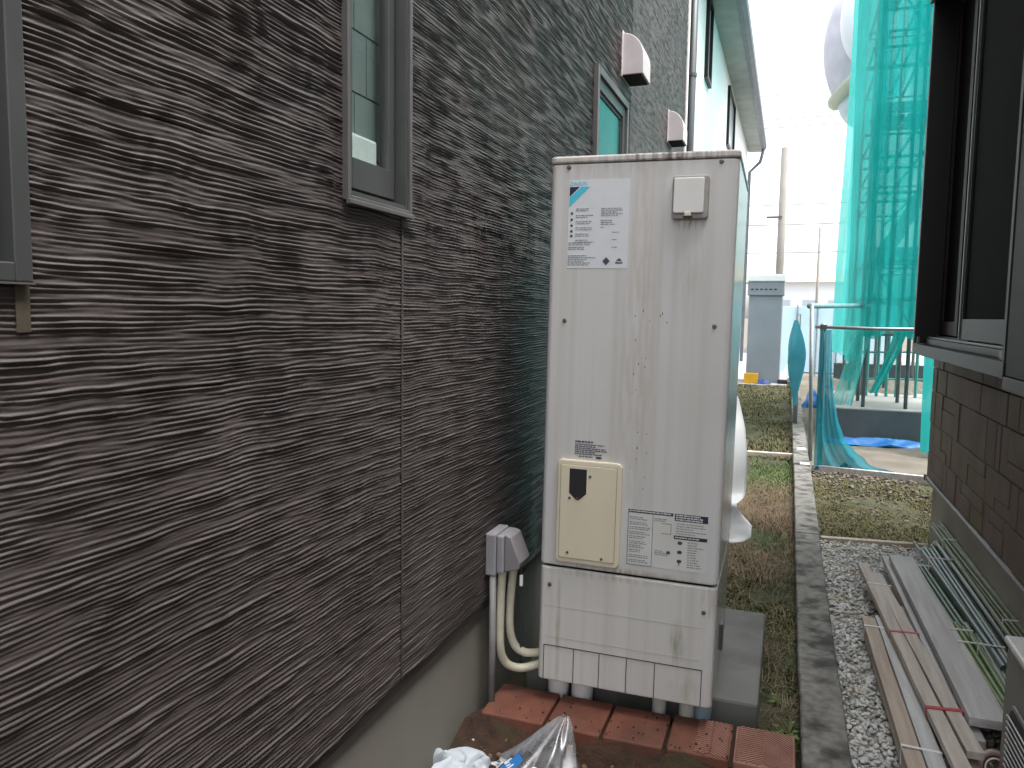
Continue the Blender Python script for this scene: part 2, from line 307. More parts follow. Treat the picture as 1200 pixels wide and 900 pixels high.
M_CABW = mat('cabinet_band', (0.62,0.63,0.64), (0.68,0.69,0.70), 3, rough=0.5)
M_YEL = mat('yellow_plastic', (0.50,0.26,0.01), (0.56,0.30,0.015), 6, rough=0.4)
M_BLUED = mat('dark_blue_cloth', (0.02,0.04,0.16), rough=0.7)
M_POLE = mat('concrete_pole', (0.2,0.19,0.17), (0.23,0.22,0.2), 2, rough=0.8)
M_WIRE = mat('wire', (0.125,0.125,0.13), rough=0.6)
M_ROOFTAN = mat('tan_roof', (0.40,0.31,0.23), (0.48,0.38,0.29), 3, rough=0.8)
M_FARW = mat('far_wall', (0.66,0.68,0.70), (0.72,0.74,0.76), 1, rough=0.8)
M_FARB = mat('far_blue_sheet', (0.42,0.58,0.70), (0.50,0.66,0.78), 1, rough=0.6)
M_DOMEW = mat('white_frp', (0.62,0.62,0.66), (0.68,0.68,0.72), 1.5, rough=0.4)
M_DOMEB = mat('beige_band', (0.36,0.38,0.30), (0.42,0.43,0.35), 2, rough=0.6)
M_DOMEG = mat('lavender_grey', (0.39,0.39,0.442), (0.494,0.494,0.546), 2, rough=0.5)
M_CONDU = mat('grey_conduit', (0.17,0.165,0.165), (0.22,0.215,0.215), 12, rough=0.5)
M_BOXG = mat('grey_box', (0.24,0.23,0.25), (0.29,0.28,0.30), 9, rough=0.5)
M_HOSE = mat('cream_hose', (0.50,0.47,0.36), (0.58,0.55,0.44), 25, rough=0.5)
M_CABLE = mat('black_cable', (0.03,0.035,0.03), rough=0.5)
M_TEAL = mat('teal_net_tint', (0.03,0.20,0.18), (0.05,0.26,0.23), 6, rough=0.5)  # teal cast of the netting painted into the bar colour
M_ROAD = mat('pale_road', (0.26,0.26,0.26), (0.32,0.32,0.31), 2, rough=0.9)

# ================================================================== THE SETTING: ground
def noise2(n, m, sig_u, sig_v, seed):
    """smooth random field n x m, unit variance, made with an FFT filter (periodic)"""
    r = np.random.default_rng(seed).standard_normal((n, m)); F = np.fft.rfft2(r)
    fu = np.fft.fftfreq(n)[:, None]; fv = np.fft.rfftfreq(m)[None, :]
    h = np.fft.irfft2(F*np.exp(-2*(math.pi**2)*((fu*sig_u)**2 + (fv*sig_v)**2)), s=(n, m)); return h/h.std()
def patch(name, x0, x1, y0, y1, z, step, amp, sig, seed, m, zfun=None):
    nx, ny = max(2, int((x1-x0)/step)), max(2, int((y1-y0)/step))
    xs, ys = np.linspace(x0, x1, nx+1), np.linspace(y0, y1, ny+1); X, Y = np.meshgrid(xs, ys)
    Z = z + amp*noise2(ny+1, nx+1, sig/step, sig/step, seed)+ 0.35*amp*noise2(ny+1, nx+1, .25*sig/step, .25*sig/step, seed+1)
    if zfun is not None: Z = Z + zfun(X, Y)
    V = np.stack([X, Y, Z], -1).reshape(-1, 3); i, j = np.meshgrid(np.arange(nx), np.arange(ny)); a = (j*(nx+1)+i).ravel()
    return npmesh(name, V, np.stack([a, a+1, a+nx+2, a+nx+1], 1), m, smooth=True)
struct(MB().grid(lambda u, v: (-600+1200*u, -300+1200*v, -0.16), 4, 4).build('ground', M_SITE))
struct(patch('lawn', -1.04, 0.115, 2.66, 18.0, -0.075, 0.03, 0.010, 0.12, 3, M_LAWN))
struct(patch('soil_bed', -1.06, 0.115, 0.4, 2.50, -0.035, 0.012, 0.010, 0.05, 5, M_SOIL,
    lambda X, Y: 0.035/(1+np.exp(-(Y-2.40)/.02))*(.75+.5*np.exp(-((X+.5)/.2)**2)) - 0.05*np.exp(-(((X+0.58)/0.16)**2+((Y-2.28)/0.12)**2)) - 0.03*np.clip((2.2-Y), 0, 1)))
struct(patch('gravel_bed', 0.235, 0.96, 0.4, 5.52, -0.055, 0.03, 0.006, 0.08, 8, M_GBED))
struct(patch('side_lawn', 0.235, 3.2, 5.50, 8.02, -0.060, 0.03, 0.010, 0.10, 13, M_LAWNR))
struct(patch('site_ground', 0.235, 6.0, 8.0, 16.0, -0.10, 0.08, 0.015, 0.3, 17, M_SITE))
struct(MB().box(-6, 0.0, 18.0, 24.0, -0.15, -0.045).build('far_slab', M_ROAD, bev=0.01))
struct(MB().grid(lambda u, v: (-40+80*u, 24+16*v, -0.10), 4, 4).build('road', M_ROAD))

# edging timber pieces across the lawn and the side lawn
def plain(name, label, cat, mb, m, **k): return tag(mb.build(name, m, **k), label, cat)
plain('edging_timber', 'pale edging timber laid across the left lawn behind the water heater', 'edging', MB().beam((-1.0, 8.72, -0.04), (0.10, 8.76, -0.04), 0.07, 0.05), M_WOOD, bev=0.004)
plain('edging_timber', 'narrow timber edging between the gravel and the mossy side lawn', 'edging', MB().beam((0.26, 5.47, -0.035), (0.92, 5.55, -0.035), 0.05, 0.045), M_WOODB, bev=0.004)
plain('base_board', 'grey board lying along the foot of the blue netted pipe fence', 'board', MB().beam((0.27, 8.02, -0.02), (1.9, 7.72, -0.02), 0.05, 0.075), M_WOODG, bev=0.004)

# ------------------------------------------------------------------ terracotta edging tiles (pieces of the path)
tp = struct(MB().box(-1.0, 0.085, 2.47, 2.69, -0.09, 0.0).build('tile_path', M_SOIL))
TX = [-0.985, -0.745, -0.541, -0.330, -0.116, 0.085]
for i in range(5):
    x0, x1 = TX[i]+0.005, TX[i+1]-0.005; dz = random.uniform(-.004, .004); dy = random.uniform(-.008, .008)
    mb = MB(); y0, y1 = 2.455+dy, 2.685+dy
    mb.prism([(x0+random.uniform(-.002,.002), y0), (x1, y0+random.uniform(-.004,.004)), (x1, y1), (x0, y1+random.uniform(-.004,.004))], 'z', -0.03+dz, 0.030+dz)
    t = mb.build('tile', M_TERRA if i < 4 else M_TERRAL, tp, bev=0.006)
    if i >= 3:                                                    # raised chevron ribs
        rb = MB(); cx = (x0+x1)/2 if i == 4 else x0+0.14
        for k in range(22):
            yy = y0+0.008+k*0.0135
            for s in (-1, 1):
                xe = cx+s*min(0.088, (x1-cx-.01) if s > 0 else (cx-x0-.01) if i == 4 else 0.05)
                ye = yy-abs(xe-cx)*0.8
                a, b = (cx+s*0.003, yy), (xe, ye)
                if a[1] > y1-.006:
                    if b[1] > y1-.006: continue
                    tt = (y1-.006-b[1])/(a[1]-b[1]); a = (b[0]+(a[0]-b[0])*tt, y1-.006)
                if b[1] < y0+.006:
                    if a[1] < y0+.006: continue
                    tt = (a[1]-y0-.006)/(a[1]-b[1]); b = (a[0]+(b[0]-a[0])*tt, y0+.006)
                if (a[0]-b[0])**2+(a[1]-b[1])**2 < 1e-5: continue
                rb.beam((*a, 0.0315+dz), (*b, 0.0315+dz), 0.006, 0.005)
        if rb.v: rb.build('rib', M_TERRAL, tp)

# ------------------------------------------------------------------ boundary kerb of concrete blocks
kr = thing('boundary_kerb', 'weathered low concrete block kerb dividing the lawn from the gravel', 'kerb', (0.175, 6, 0))
yb = 0.8; k = 0; YB = [0.8, 2.0, 3.2, 4.3, 5.40, 5.58, 6.8, 8.0, 9.2, 10.4, 11.6, 13, 14.5, 16, 18, 20.5]
for a, b in zip(YB[:-1], YB[1:]):
    j = [random.uniform(-.004, .004) for _ in range(3)]
    mb = MB(); n = max(2, int((b-a)/0.03)); 
    cs = [(0.098,-0.16),(0.098,0.012),(0.104,0.020),(0.244,0.020),(0.250,0.012),(0.250,-0.16)]
    vs = []; 
    for q in range(n+1):
        yy = a+0.002+(b-a-0.004)*q/n
        for (xx, zz) in cs: vs.append((xx+j[0]+random.uniform(-.0012,.0012)*(zz > 0), yy, zz+j[1]+random.uniform(-.0009,.0009)*(zz > 0)))
    m_ = len(cs); fs = [(q*m_+c, q*m_+c+1, (q+1)*m_+c+1, (q+1)*m_+c) for q in range(n) for c in range(m_-1)]
    fs += [tuple(range(m_)), tuple(range(n*m_+m_-1, n*m_-1, -1))]
    mb.add(vs, fs); mb.build('block', M_CONCB, kr)

for (x, y) in ((0.14, 8.85), (0.16, 7.95)): MB().box(x, x+.09, y, y+.13, .0195, .0235).build('paint_mark', M_PAPER, kr)
# ------------------------------------------------------------------ gravel stones
def ico():
    bm = bmesh.new(); bmesh.ops.create_icosphere(bm, subdivisions=2, radius=1); 
    V = np.array([v.co[:] for v in bm.verts]); F = np.array([[v.index for v in f.verts] for f in bm.faces]); bm.free(); return V, F
IV, IF = ico()
def scatter_stones(name, pts, size, m, label, flat=0.6):
    n = len(pts); r = RNG
    Vs = np.repeat(IV[None], n, 0).copy(); d = np.zeros(Vs.shape[:2])
    for _ in range(4):
        ax = r.standard_normal((n, 3)); ax /= np.linalg.norm(ax, axis=1)[:, None]; t = np.einsum('nvk,nk->nv', Vs, ax)
        d += r.uniform(-.25, .25, (n, 1))*np.sign(t)*np.abs(t)**1.5
        c = r.uniform(.45, .9, (n, 1)); d -= np.clip(t-c, 0, 1)*0.9
    Vs *= (1+d)[..., None]
    sc = np.stack([r.uniform(.7,1.35,n), r.uniform(.7,1.35,n), r.uniform(.75,1.1,n)*flat], -1)*(size*r.uniform(.6,1.4,n)*0.5)[:, None]
    Vs *= sc[:, None, :]
    a = r.uniform(0, 6.283, n); tl = r.uniform(-.5,.5,(n,2))
    x = Vs[...,0]*np.cos(a)[:,None]-Vs[...,1]*np.sin(a)[:,None]; y = Vs[...,0]*np.sin(a)[:,None]+Vs[...,1]*np.cos(a)[:,None]
    z = Vs[...,2]+x*tl[:,:1]+y*tl[:,1:]
    V = np.stack([x, y, z], -1)+pts[:, None, :]
    F = (IF[None]+(np.arange(n)*len(IV))[:, None, None]).reshape(-1, 3)
    return stuff(npmesh(name, V.reshape(-1, 3), F, m, smooth=True), label, 'gravel')
n = 10500; yy = 1.9+3.6*RNG.random(n)**1.15; xx = 0.258+0.68*RNG.random(n)
scatter_stones('gravel', np.stack([xx, yy, -0.045+0.016*RNG.random(n)], -1), 0.0175, M_GRAV, 'grey crushed gravel between the concrete kerb and the dark house')
n = 620; xx = 0.27+0.9*RNG.random(n); yy = 7.95-1.9*RNG.random(n)**3.2
scatter_stones('leaf_litter', np.stack([xx, yy, -0.045+0.01*RNG.random(n)], -1), 0.026, mat('litter', (0.07,0.055,0.04), (0.20,0.17,0.14), 25, rough=0.9), 'brown stones and leaf litter in front of the blue netted fence')
n = 260; xx = -1.0+1.05*RNG.random(n); yy = 2.1+0.5*RNG.random(n)
scatter_stones('soil_crumbs', np.stack([xx, yy, -0.035+0.01*RNG.random(n)], -1), 0.013, mat('crumbs', (0.09,0.045,0.025), (0.22,0.16,0.11), 40, rough=0.9), 'reddish crumbs of soil and broken tile in the bare bed')

n = 70; xx = -0.97+1.04*RNG.random(n); yy = 2.46+0.22*RNG.random(n)**2
scatter_stones('tile_crumbs', np.stack([xx, yy, 0.033+0*xx], -1), 0.007, M_SOIL, 'crumbs of soil scattered on the terracotta tiles')
# ------------------------------------------------------------------ grass
def blades(name, P, h, w, lean, m, label):
    n = len(P); r = RNG; a = r.uniform(0, 6.283, n); d = np.stack([np.cos(a), np.sin(a), 0*a], -1); s = np.stack([-np.sin(a), np.cos(a), 0*a], -1)
    hh = h*r.uniform(.4, 1.3, n); ll = lean*hh*r.uniform(.2, 1.2, n); ww = w*r.uniform(.6, 1.3, n); up = np.array([0, 0, 1.0])
    b0, b1 = P-s*ww[:,None]/2, P+s*ww[:,None]/2
    mid = P+d*(ll*.35)[:,None]+up*(hh*.6)[:,None]; m0, m1 = mid-s*ww[:,None]*.4, mid+s*ww[:,None]*.4
    tip = P+d*ll[:,None]+up*(hh*np.clip(1-lean*.25, .3, 1))[:,None]
    V = np.stack([b0, b1, m0, m1, tip], 1).reshape(-1, 3); o = (np.arange(n)*5)[:, None]
    F = np.concatenate([o+[0,1,3], o+[0,3,2], o+[2,3,4]])
    return stuff(npmesh(name, V, F, m), label, 'grass')
def leafballs(name, C, rad, per, size, m, label):
    n = len(C)*per; r = RNG; u = r.standard_normal((n, 3)); u /= np.linalg.norm(u, axis=1)[:, None]; u[:,2] = np.abs(u[:,2])*.7
    P = np.repeat(C, per, 0)+u*(rad*r.uniform(.3,1,n))[:,None]
    a = r.standard_normal((n,3)); a /= np.linalg.norm(a,axis=1)[:,None]; b = np.cross(a, u); b /= np.linalg.norm(b,axis=1)[:,None]+1e-9; s = (size*r.uniform(.5,1.3,n))[:,None]
    V = np.stack([P-a*s, P+b*s*.5, P+a*s, P-b*s*.5], 1).reshape(-1,3)
    return stuff(npmesh(name, V, (np.arange(n)*4)[:,None]+np.arange(4), m), label, 'ground cover')
def pts(n, x0, x1, y0, y1, z, fn=None):
    p = np.stack([x0+(x1-x0)*RNG.random(n), y0+(y1-y0)*RNG.random(n), np.full(n, z)], -1)
    return p if fn is None else p[RNG.random(n) < fn(p[:,0], p[:,1])]
def clump(seed, s=2.6):
    r = np.random.default_rng(seed); k = r.uniform(-1,1,(7,2))*s*4; ph = r.uniform(0,6.28,7)
    return lambda x, y: np.clip(0.62+0.32*sum(np.sin(x*k[i,0]+y*k[i,1]*.5+ph[i]) for i in range(7))/1.9, 0, 1)
c1, c2, c3 = clump(1), clump(2), clump(3)
band = lambda y, a, b, s: 1/(1+np.exp(-(y-a)/s))*1/(1+np.exp((y-b)/s))
blades('lawn_grass', pts(42000, -0.3, 0.095, 2.72, 9.0, -0.08, lambda x, y: c1(x,y)*(0.15+0.85*np.maximum(.7*band(y,2.6,4.2,.3), band(y,6.7,8.8,.2)))), 0.045, 0.005, 0.9, M_GRASS, 'short green grass in the strip beside the concrete kerb')
blades('dry_grass', pts(34000, -0.45, 0.095, 2.9, 7.4, -0.08, lambda x, y: c2(x,y)*(0.14+0.80*band(y,4.4,6.6,.3))), 0.075, 0.0035, 1.6, M_STRAW, 'flattened dry brown grass behind the water heater')
leafballs('moss', pts(2600, -0.25, 0.09, 2.75, 4.6, -0.075, c1), 0.030, 22, 0.010, M_MOSS, 'dark green moss and small weeds beside the concrete pad')
blades('far_lawn_grass', pts(34000, -1.0, 0.09, 8.5, 18.0, -0.08, c3), 0.05, 0.012, 0.8, mat('far_blade', (0.085,0.085,0.034), (0.1445,0.1275,0.0595), 4, rough=0.8), 'thin olive grass on the far half of the left lawn')
blades('side_lawn_grass', pts(46000, 0.27, 1.5, 5.55, 7.9, -0.065, lambda x, y: c3(x,y)*(0.15+0.85*band(y,5.6,7.3,.15))), 0.035, 0.006, 1.1, M_YGRASS, 'sparse yellowish grass beyond the gravel by the dark house corner')
leafballs('side_moss', pts(900, 0.27, 1.3, 5.6, 7.5, -0.06, c2), 0.022, 12, 0.009, mat('side_moss_leaf', (0.045,0.056,0.018), (0.08,0.088,0.032), 12, rough=0.8), 'low moss on the small lawn beyond the gravel')
# single weeds
for i, (x, y) in enumerate([(-0.10, 2.98), (0.02, 3.05), (0.06, 2.84)]):
    mb = MB()
    for k in range(9):
        a = random.uniform(0, 6.28); r_ = random.uniform(.03,.07); h = random.uniform(.02,.06); dx, dy = math.cos(a), math.sin(a)
        mb.add([(x,y,-.07),(x+dx*r_*.5-dy*.009,y+dy*r_*.5+dx*.009,-.07+h),(x+dx*r_,y+dy*r_,-.07+h*.9),(x+dx*r_*.5+dy*.009,y+dy*r_*.5-dx*.009,-.07+h)], [(0,1,2,3)])
    tag(mb.build('weed', M_GRASS, fix=False), ['leafy weed at the right front corner of the concrete pad','leafy green weed midway between concrete pad and kerb','leafy weed touching the kerb behind the last chevron tile'][i], 'weed')

# ================================================================== LEFT HOUSE with ribbed siding
hl = thing('dark_ribbed_house', 'house wall on the left clad in dark brown rippled siding', 'house', (-1.0, 2.5, 0))
ZR, YR = 0.0022, 0.010; Z0, Y0 = 0.40, -0.6
nz_, ny_ = 1882, 810
def ripple_field():
    r = np.random.default_rng(21).standard_normal((nz_, ny_)); F = np.fft.rfft2(r)
    fz = np.abs(np.fft.fftfreq(nz_, ZR))[:, None]; fy = np.fft.rfftfreq(ny_, YR)[None, :]
    A = np.exp(-((fz-112)/34)**2)*np.exp(-(fy/2.7)**2) + 0.20*np.exp(-((fz-150)/45)**2)*np.exp(-(fy/6)**2) + 0.08*np.exp(-((fz-45)/20)**2)*np.exp(-(fy/2)**2)
    h = np.fft.irfft2(F*A, s=(nz_, ny_)); h /= h.std()
    G = np.exp(-2*(math.pi**2)*((fz*0.020)**2+(fy*0.10)**2)); loc = np.sqrt(np.maximum(np.fft.irfft2(np.fft.rfft2(h*h)*G, s=(nz_, ny_)), .05))
    h = h/loc**0.95
    c = np.clip((h+1.6)/3.4, 0, 1.15)
    h = c**2.2*2.2 - 0.4*np.exp(-((h+1.2)/.7)**2)                    # narrow crests over broad, slightly cut grooves
    h += 0.10*noise2(nz_, ny_, 1.0, 0.8, 33)
    w = 0.55*noise2(nz_, ny_, 30, 3.5, 5) + 0.8*noise2(nz_, ny_, 60, 12, 6)  # the lines wander a few millimetres
    q = np.arange(nz_)[:, None]+w; q0 = np.floor(q).astype(int); t = q-q0; cc = np.arange(ny_)[None, :]
    h = h[q0 % nz_, cc]*(1-t)+h[(q0+1) % nz_, cc]*t
    return (h-0.5)*0.0030
HF = ripple_field()
holes = [(-0.9, 0.77, 1.50, 3.0), (1.60, 1.90, 1.725, 3.0), (3.99, 4.74, 1.75, 2.72)]
ROWS = [0.40+0.455*i for i in range(10)]; COLS = [-0.6, 1.884, 4.92, 7.45]
def siding_panel(ya, yb, za, zb):
    sy = 1 if yb < 1.9 else 2; sz = 1 if yb < 5 else 2
    if yb < 1.9 and za > 3.0: sy, sz = 6, 6
    ia, ib = int(round((ya-Y0)/YR)), int(round((yb-Y0)/YR)); ja, jb = int(round((za-Z0)/ZR)), int(round((zb-Z0)/ZR))
    I = np.unique(np.r_[np.arange(ia, ib, sy), ib]); J = np.unique(np.r_[np.arange(ja, jb, sz), jb])
    Yg = Y0+I*YR; Zg = Z0+J*ZR; Yg[0] += .002; Yg[-1] -= .002
    H = HF[np.ix_(J % nz_, I % ny_)].copy()
    H[0] -= 0.002; H[-1] -= 0.002
    V = np.zeros((len(J), len(I), 3)); V[..., 0] = -1.0+H+1.0; V[..., 1] = Yg[None, :]-2.5; V[..., 2] = Zg[:, None]
    a, b = np.meshgrid(np.arange(len(I)-1), np.arange(len(J)-1)); yc = (Yg[a]+Yg[a+1])/2; zc = (Zg[b]+Zg[b+1])/2
    ok = np.ones(a.shape, bool)
    for (u0, u1, w0, w1) in holes: ok &= ~((yc > u0) & (yc < u1) & (zc > w0) & (zc < w1))
    a, b = a[ok], b[ok]; q = b*len(I)+a
    if len(q) == 0: return
    npmesh('siding_panel', V.reshape(-1, 3), np.stack([q, q+1, q+len(I)+1, q+len(I)], 1), M_SIDING, smooth=True, parent=hl)
for (ya, yb) in zip(COLS[:-1], COLS[1:]):
    for (za, zb) in zip(ROWS[:-1], ROWS[1:]):
        if yb < 1.0 and za > 3.2: continue
        siding_panel(ya, yb, za, zb)
# plain carcass behind the boards with real window recesses, upper storey, rear
mb = MB()
mb.box(-1.06, -1.006, -1.2, -0.9, 0.4, 6.2); mb.box(-1.06, -1.006, 7.40, 7.45, 0.4, 6.2)
mb.box(-1.06, -0.999, -1.2, 7.45, 4.50, 6.2); mb.box(-1.06, -0.999, -0.6, 1.0, 3.13, 4.50)
mb.box(-6, -1.06, 7.35, 7.45, -0.1, 6.2); mb.box(-6, -1.06, -1.3, -1.2, -0.1, 6.2); mb.box(-6.0, -5.9, -1.2, 7.35, -0.1, 6.2)
for (ya, yb, za, zb) in ((-0.9,7.4,.4,1.48),(0.79,1.58,1.48,3.1),(1.92,3.97,1.48,3.1),(4.76,7.4,1.48,3.1),(-0.9,7.4,3.1,4.5),(1.58,1.92,1.48,1.71),(3.97,4.76,1.48,1.74),(3.97,4.76,2.73,3.1)):
    mb.box(-1.05, -1.012, ya, yb, za, zb)
mb.build('wall_core', M_JOINT, hl)
MB().box(-1.30, -1.03, -1.2, 7.42, -0.3, 0.385).build('foundation', M_FOUND, hl)
MB().box(-1.05, -1.004, -1.2, 7.44, 0.372, 0.398).build('starter_strip', M_STARTER, hl)
MB().prism([(-6.4,6.1),(-0.90,6.1),(-0.90,6.2),(-3.5,7.6),(-6.4,6.3)], 'y', -1.5, 7.7).build('roof', M_ROOF, hl)
for y in (1.886, 4.92):
    segs = [(0.405, 1.70), (3.1, 4.5)] if y == 1.886 else [(0.405, 1.46)] if y < 1 else [(0.405, 4.5)]
    for a, b in segs:
        mb = MB(); n = 60; mb.grid(lambda u, v: (-0.9980+random.uniform(-.0006,.0006), y+(-0.003+0.006*u if y < 1 else -0.0055+0.011*u), a+(b-a)*v), 2, n)
        mb.build('joint_sealant', M_SEAL, hl, smooth=True, fix=False)
mb = MB(); mb.grid(lambda u, v: (-0.9965+0.001*math.sin(u*3.14)+random.uniform(-.0004,.0004), 0.763+0.022*u, 1.415+0.065*v), 4, 10)
s_ = mb.build('joint_sealant', M_SEAL2, hl, smooth=True, fix=False); s_['label'] = 'stained sealant patch under the nearest window'
# cream corner post and dark downpipe at the far corner
MB().box(-1.06, -0.985, 7.452, 7.51, 0.3, 6.1).build('corner_post', M_CREAM, hl, bev=0.004)
dp = MB().tube([(-0.985, 7.72, 0.0), (-0.985, 7.72, 6.1)], 0.042, 12).build('downpipe', M_DARKPIPE, hl, smooth=True)
for z in (1.2, 2.4, 3.75, 5.0): MB().tube([(-0.985, 7.72, z-.015), (-0.985, 7.72, z+.015)], 0.05, 12).build('pipe_bracket', M_DARKPIPE, dp)

# window helper on the left wall: frame proud of the boards, sash set back
def win_frame(mb, y0, y1, z0, z1, t, xf, xb):
    mb.box(xb, xf, y0, y0+t, z0, z1); mb.box(xb, xf, y1-t, y1, z0, z1)
    mb.box(xb, xf, y0+t+.0005, y1-t-.0005, z0, z0+t); mb.box(xb, xf, y0+t+.0005, y1-t-.0005, z1-t, z1)
# nearest window (its near part is out of the picture)
w = MB(); win_frame(w, -0.55, 0.782, 1.484, 3.05, 0.026, -0.984, -1.06); w = w.build('window', M_ALU, hl, bev=0.002)
w['label'] = 'nearest window of the rippled wall with a flat grey shutter'
MB().box(-0.99, -0.981, -0.56, 0.782, 1.4805, 1.4835).build('sill_lip', M_ALUL, w)
MB().box(-1.02, -0.998, -0.5, 0.715, 1.535, 3.0).build('shutter_panel', mat('shutter_grey', (0.06,0.06,0.062), (0.07,0.07,0.072), 3, rough=0.55), w)
MB().box(-1.05, -1.03, -0.52, 0.755, 1.511, 3.02).build('gap_shade', M_ALUD, w)  # black panel painting the shade between shutter and frame
# small narrow window
y0, y1, z0, z1 = 1.590, 1.914, 1.712, 3.05
w = MB(); win_frame(w, y0, y1, z0, z1, 0.012, -0.982, -1.10); w = w.build('window', M_ALUL, hl, bev=0.002); w['label'] = 'tall narrow window with clear glass over a tiled room'
MB().box(-0.99, -0.976, y0-.001, y1+.001, z0-.010, z0+.002).build('sill', M_ALUL, w, bev=0.002)
f2 = MB(); win_frame(f2, y0+.0145, y1-.0145, z0+.0145, z1-.0145, 0.010, -0.990, -1.10); f2.build('inner_frame', M_ALU, w)
sh = MB(); a0, a1, b0, b1 = y0+.030, y1-.030, z0+.040, z1-.030
sh.box(-1.045, -1.022, a0, a0+.052, b0, b1); sh.box(-1.045, -1.022, a1-.030, a1, b0, b1); sh.box(-1.045, -1.022, a0+.0525, a1-.0305, b0, b0+.075); sh.box(-1.045, -1.022, a0+.0525, a1-.0305, b1-.05, b1)
sh = sh.build('sash', M_ALU, w, bev=0.0015)
MB().box(-1.036, -1.032, a0+.051, a1-.029, b0+.074, b1-.049).build('pane', M_GLASS, sh)
MB().box(-1.05, -1.047, y0+.027, y1-.027, z0+.027, z0+.039).build('gap_shade', M_ALUD, w)  # black strip painting the shade below the sash
MB().box(-1.085, -1.075, y0+.02, y1-.02, z0+.02, z1-.02).build('bath_wall', M_DARKROOM, w)
for r_ in range(9):
    za = 1.70+0.155*r_; ys = [y0+.02, y0+.02+(.15 if r_ % 2 else .21), y1-.02]
    for ya, yb in zip(ys[:-1], ys[1:]): MB().box(-1.075, -1.070, ya+.002, yb-.002, za, za+.150).build('wall_tile', M_TILEW, w)
MB().box(-1.068, -1.05, a0+.06, a1-.04, 1.79, 1.90).build('window_box', M_PVCW, w, bev=0.01)
# far window, netting reflection partly painted into its teal glass colour
y0, y1, z0, z1 = 3.965, 4.765, 1.735, 2.735
w = MB(); win_frame(w, y0, y1, z0, z1, 0.040, -0.975, -1.05); w = w.build('window', M_ALUL, hl, bev=0.002); w['label'] = 'far window with glass mirroring the green netting'
sh = MB(); win_frame(sh, y0+.042, y1-.042, z0+.042, z1-.042, 0.060, -0.99, -1.01); sh = sh.build('sash', M_ALU, w); gk = MB(); win_frame(gk, y0+.103, y1-.103, z0+.103, z1-.103, .02, -1.0, -1.01); gk.build('gasket', M_ALUD, sh)
MB().box(-1.012, -1.006, y0+.10, y1-.10, z0+.10, z1-.10).build('pane', M_GLASSREF, sh)
# vent hoods
for (yc, zc) in ((4.74, 2.985), (6.55, 2.985)):
    d, h, wd = 0.13, 0.24, 0.24
    prof = [(-1.0, zc-h/2), (-1.0, zc+h/2)] + [(-1.0+d*math.sin(math.radians(a)), zc-0.02+(h/2+.02)*math.cos(math.radians(a))) for a in range(10, 91, 10)] + [(-1.0+d, zc-h/2)]
    v_ = MB().prism(prof, 'y', yc-wd/2, yc+wd/2).build('vent_hood', M_HOOD, hl, bev=0.004)
    MB().box(-0.998, -1.0+d-.012, yc-wd/2+.012, yc+wd/2-.012, zc-h/2-.006, zc-h/2+.0).build('vent_opening', M_GAP, v_)
    MB().box(-1.0, -0.992, yc-wd/2-.012, yc+wd/2+.012, zc-h/2-.01, zc+h/2+.012).build('flange', M_HOOD, v_, bev=0.002)

# ================================================================== WHITE HOUSE behind it
hw = thing('white_house', 'plain white two storey house with grey gutter beyond the rippled wall', 'house', (-1.3, 16, 0))
MB().box(-7, -1.3, 9.2, 22.8, -0.1, 6.12).build('wall', M_WHITEWALL, hw)
MB().prism([(-7.5,6.12),(-0.92,6.12),(-0.92,6.28),(-1.3,6.36),(-4.2,7.8),(-7.5,6.4)], 'y', 8.8, 23.1).build('roof', M_ROOF, hw)
MB().box(-1.298, -0.93, 8.82, 23.05, 6.06, 6.118).build('eave', M_EAVE, hw)
gt = MB().prism([(-0.935,6.16),(-0.93,6.04),(-0.86,6.02),(-0.80,6.08),(-0.79,6.18),(-0.80,6.18),(-0.81,6.09),(-0.86,6.04),(-0.915,6.055),(-0.92,6.16)], 'y', 8.8, 22.7).build('gutter', M_GUTTER, hw)
MB().tube([(-0.86, 22.5, 6.04), (-0.95, 22.6, 5.7), (-1.22, 22.65, 5.45), (-1.24, 22.65, 0.2)], 0.045, 8).build('downpipe', M_GUTTER, hw, smooth=True)
for (ya, yb, za, zb) in ((11.55, 12.15, 4.85, 7.0), (15.6, 17.2, 4.75, 5.85)):
    zb = min(zb, 6.0)
    w = MB(); mbx = w
    mbx.box(-1.31, -1.25, ya, ya+.06, za, zb); mbx.box(-1.31, -1.25, yb-.06, yb, za, zb); mbx.box(-1.31, -1.25, ya+.061, yb-.061, za, za+.06); mbx.box(-1.31, -1.25, ya+.061, yb-.061, zb-.06, zb)
    w = w.build('window', M_BRONZE, hw); MB().box(-1.305, -1.292, ya+.06, yb-.06, za+.06, zb-.06).build('pane', mat('pale_pane', (0.45,0.48,0.50), rough=0.15), w)

# ================================================================== RIGHT HOUSE in stone-patterned siding
hr = thing('brown_stone_house', 'house on the right with brown stone patterned wall over grey foundation', 'house', (0.92, 3.5, 0))
MB().box(0.945, 6.5, -0.8, 5.74, 0.37, 3.9).build('wall', M_JOINT, hr)
MB().box(0.952, 6.4, -0.8, 5.72, -0.3, 0.375).build('foundation', M_FOUNDR, hr)
MB().prism([(0.905,0.380),(0.905,0.400),(0.93,0.410),(0.944,0.410),(0.944,0.371)], 'y', -0.8, 5.762).build('drip_trim', M_TRIM, hr)
MB().box(0.9, 6.5, 5.742, 5.765, 0.372, 0.41).build('drip_trim', M_TRIM, hr)
MB().prism([(0.80,3.85),(7,3.85),(7,4.0),(3.7,5.0),(0.80,3.98)], 'y', -1.1, 6.1).build('roof', M_ROOF, hr)
rr = random.Random(4); ROWZ = [0.412, 0.582, 0.768, 0.985, 1.135, 1.35, 1.55, 1.74, 1.96, 2.15, 2.36, 2.54, 2.75, 2.96, 3.15, 3.35]
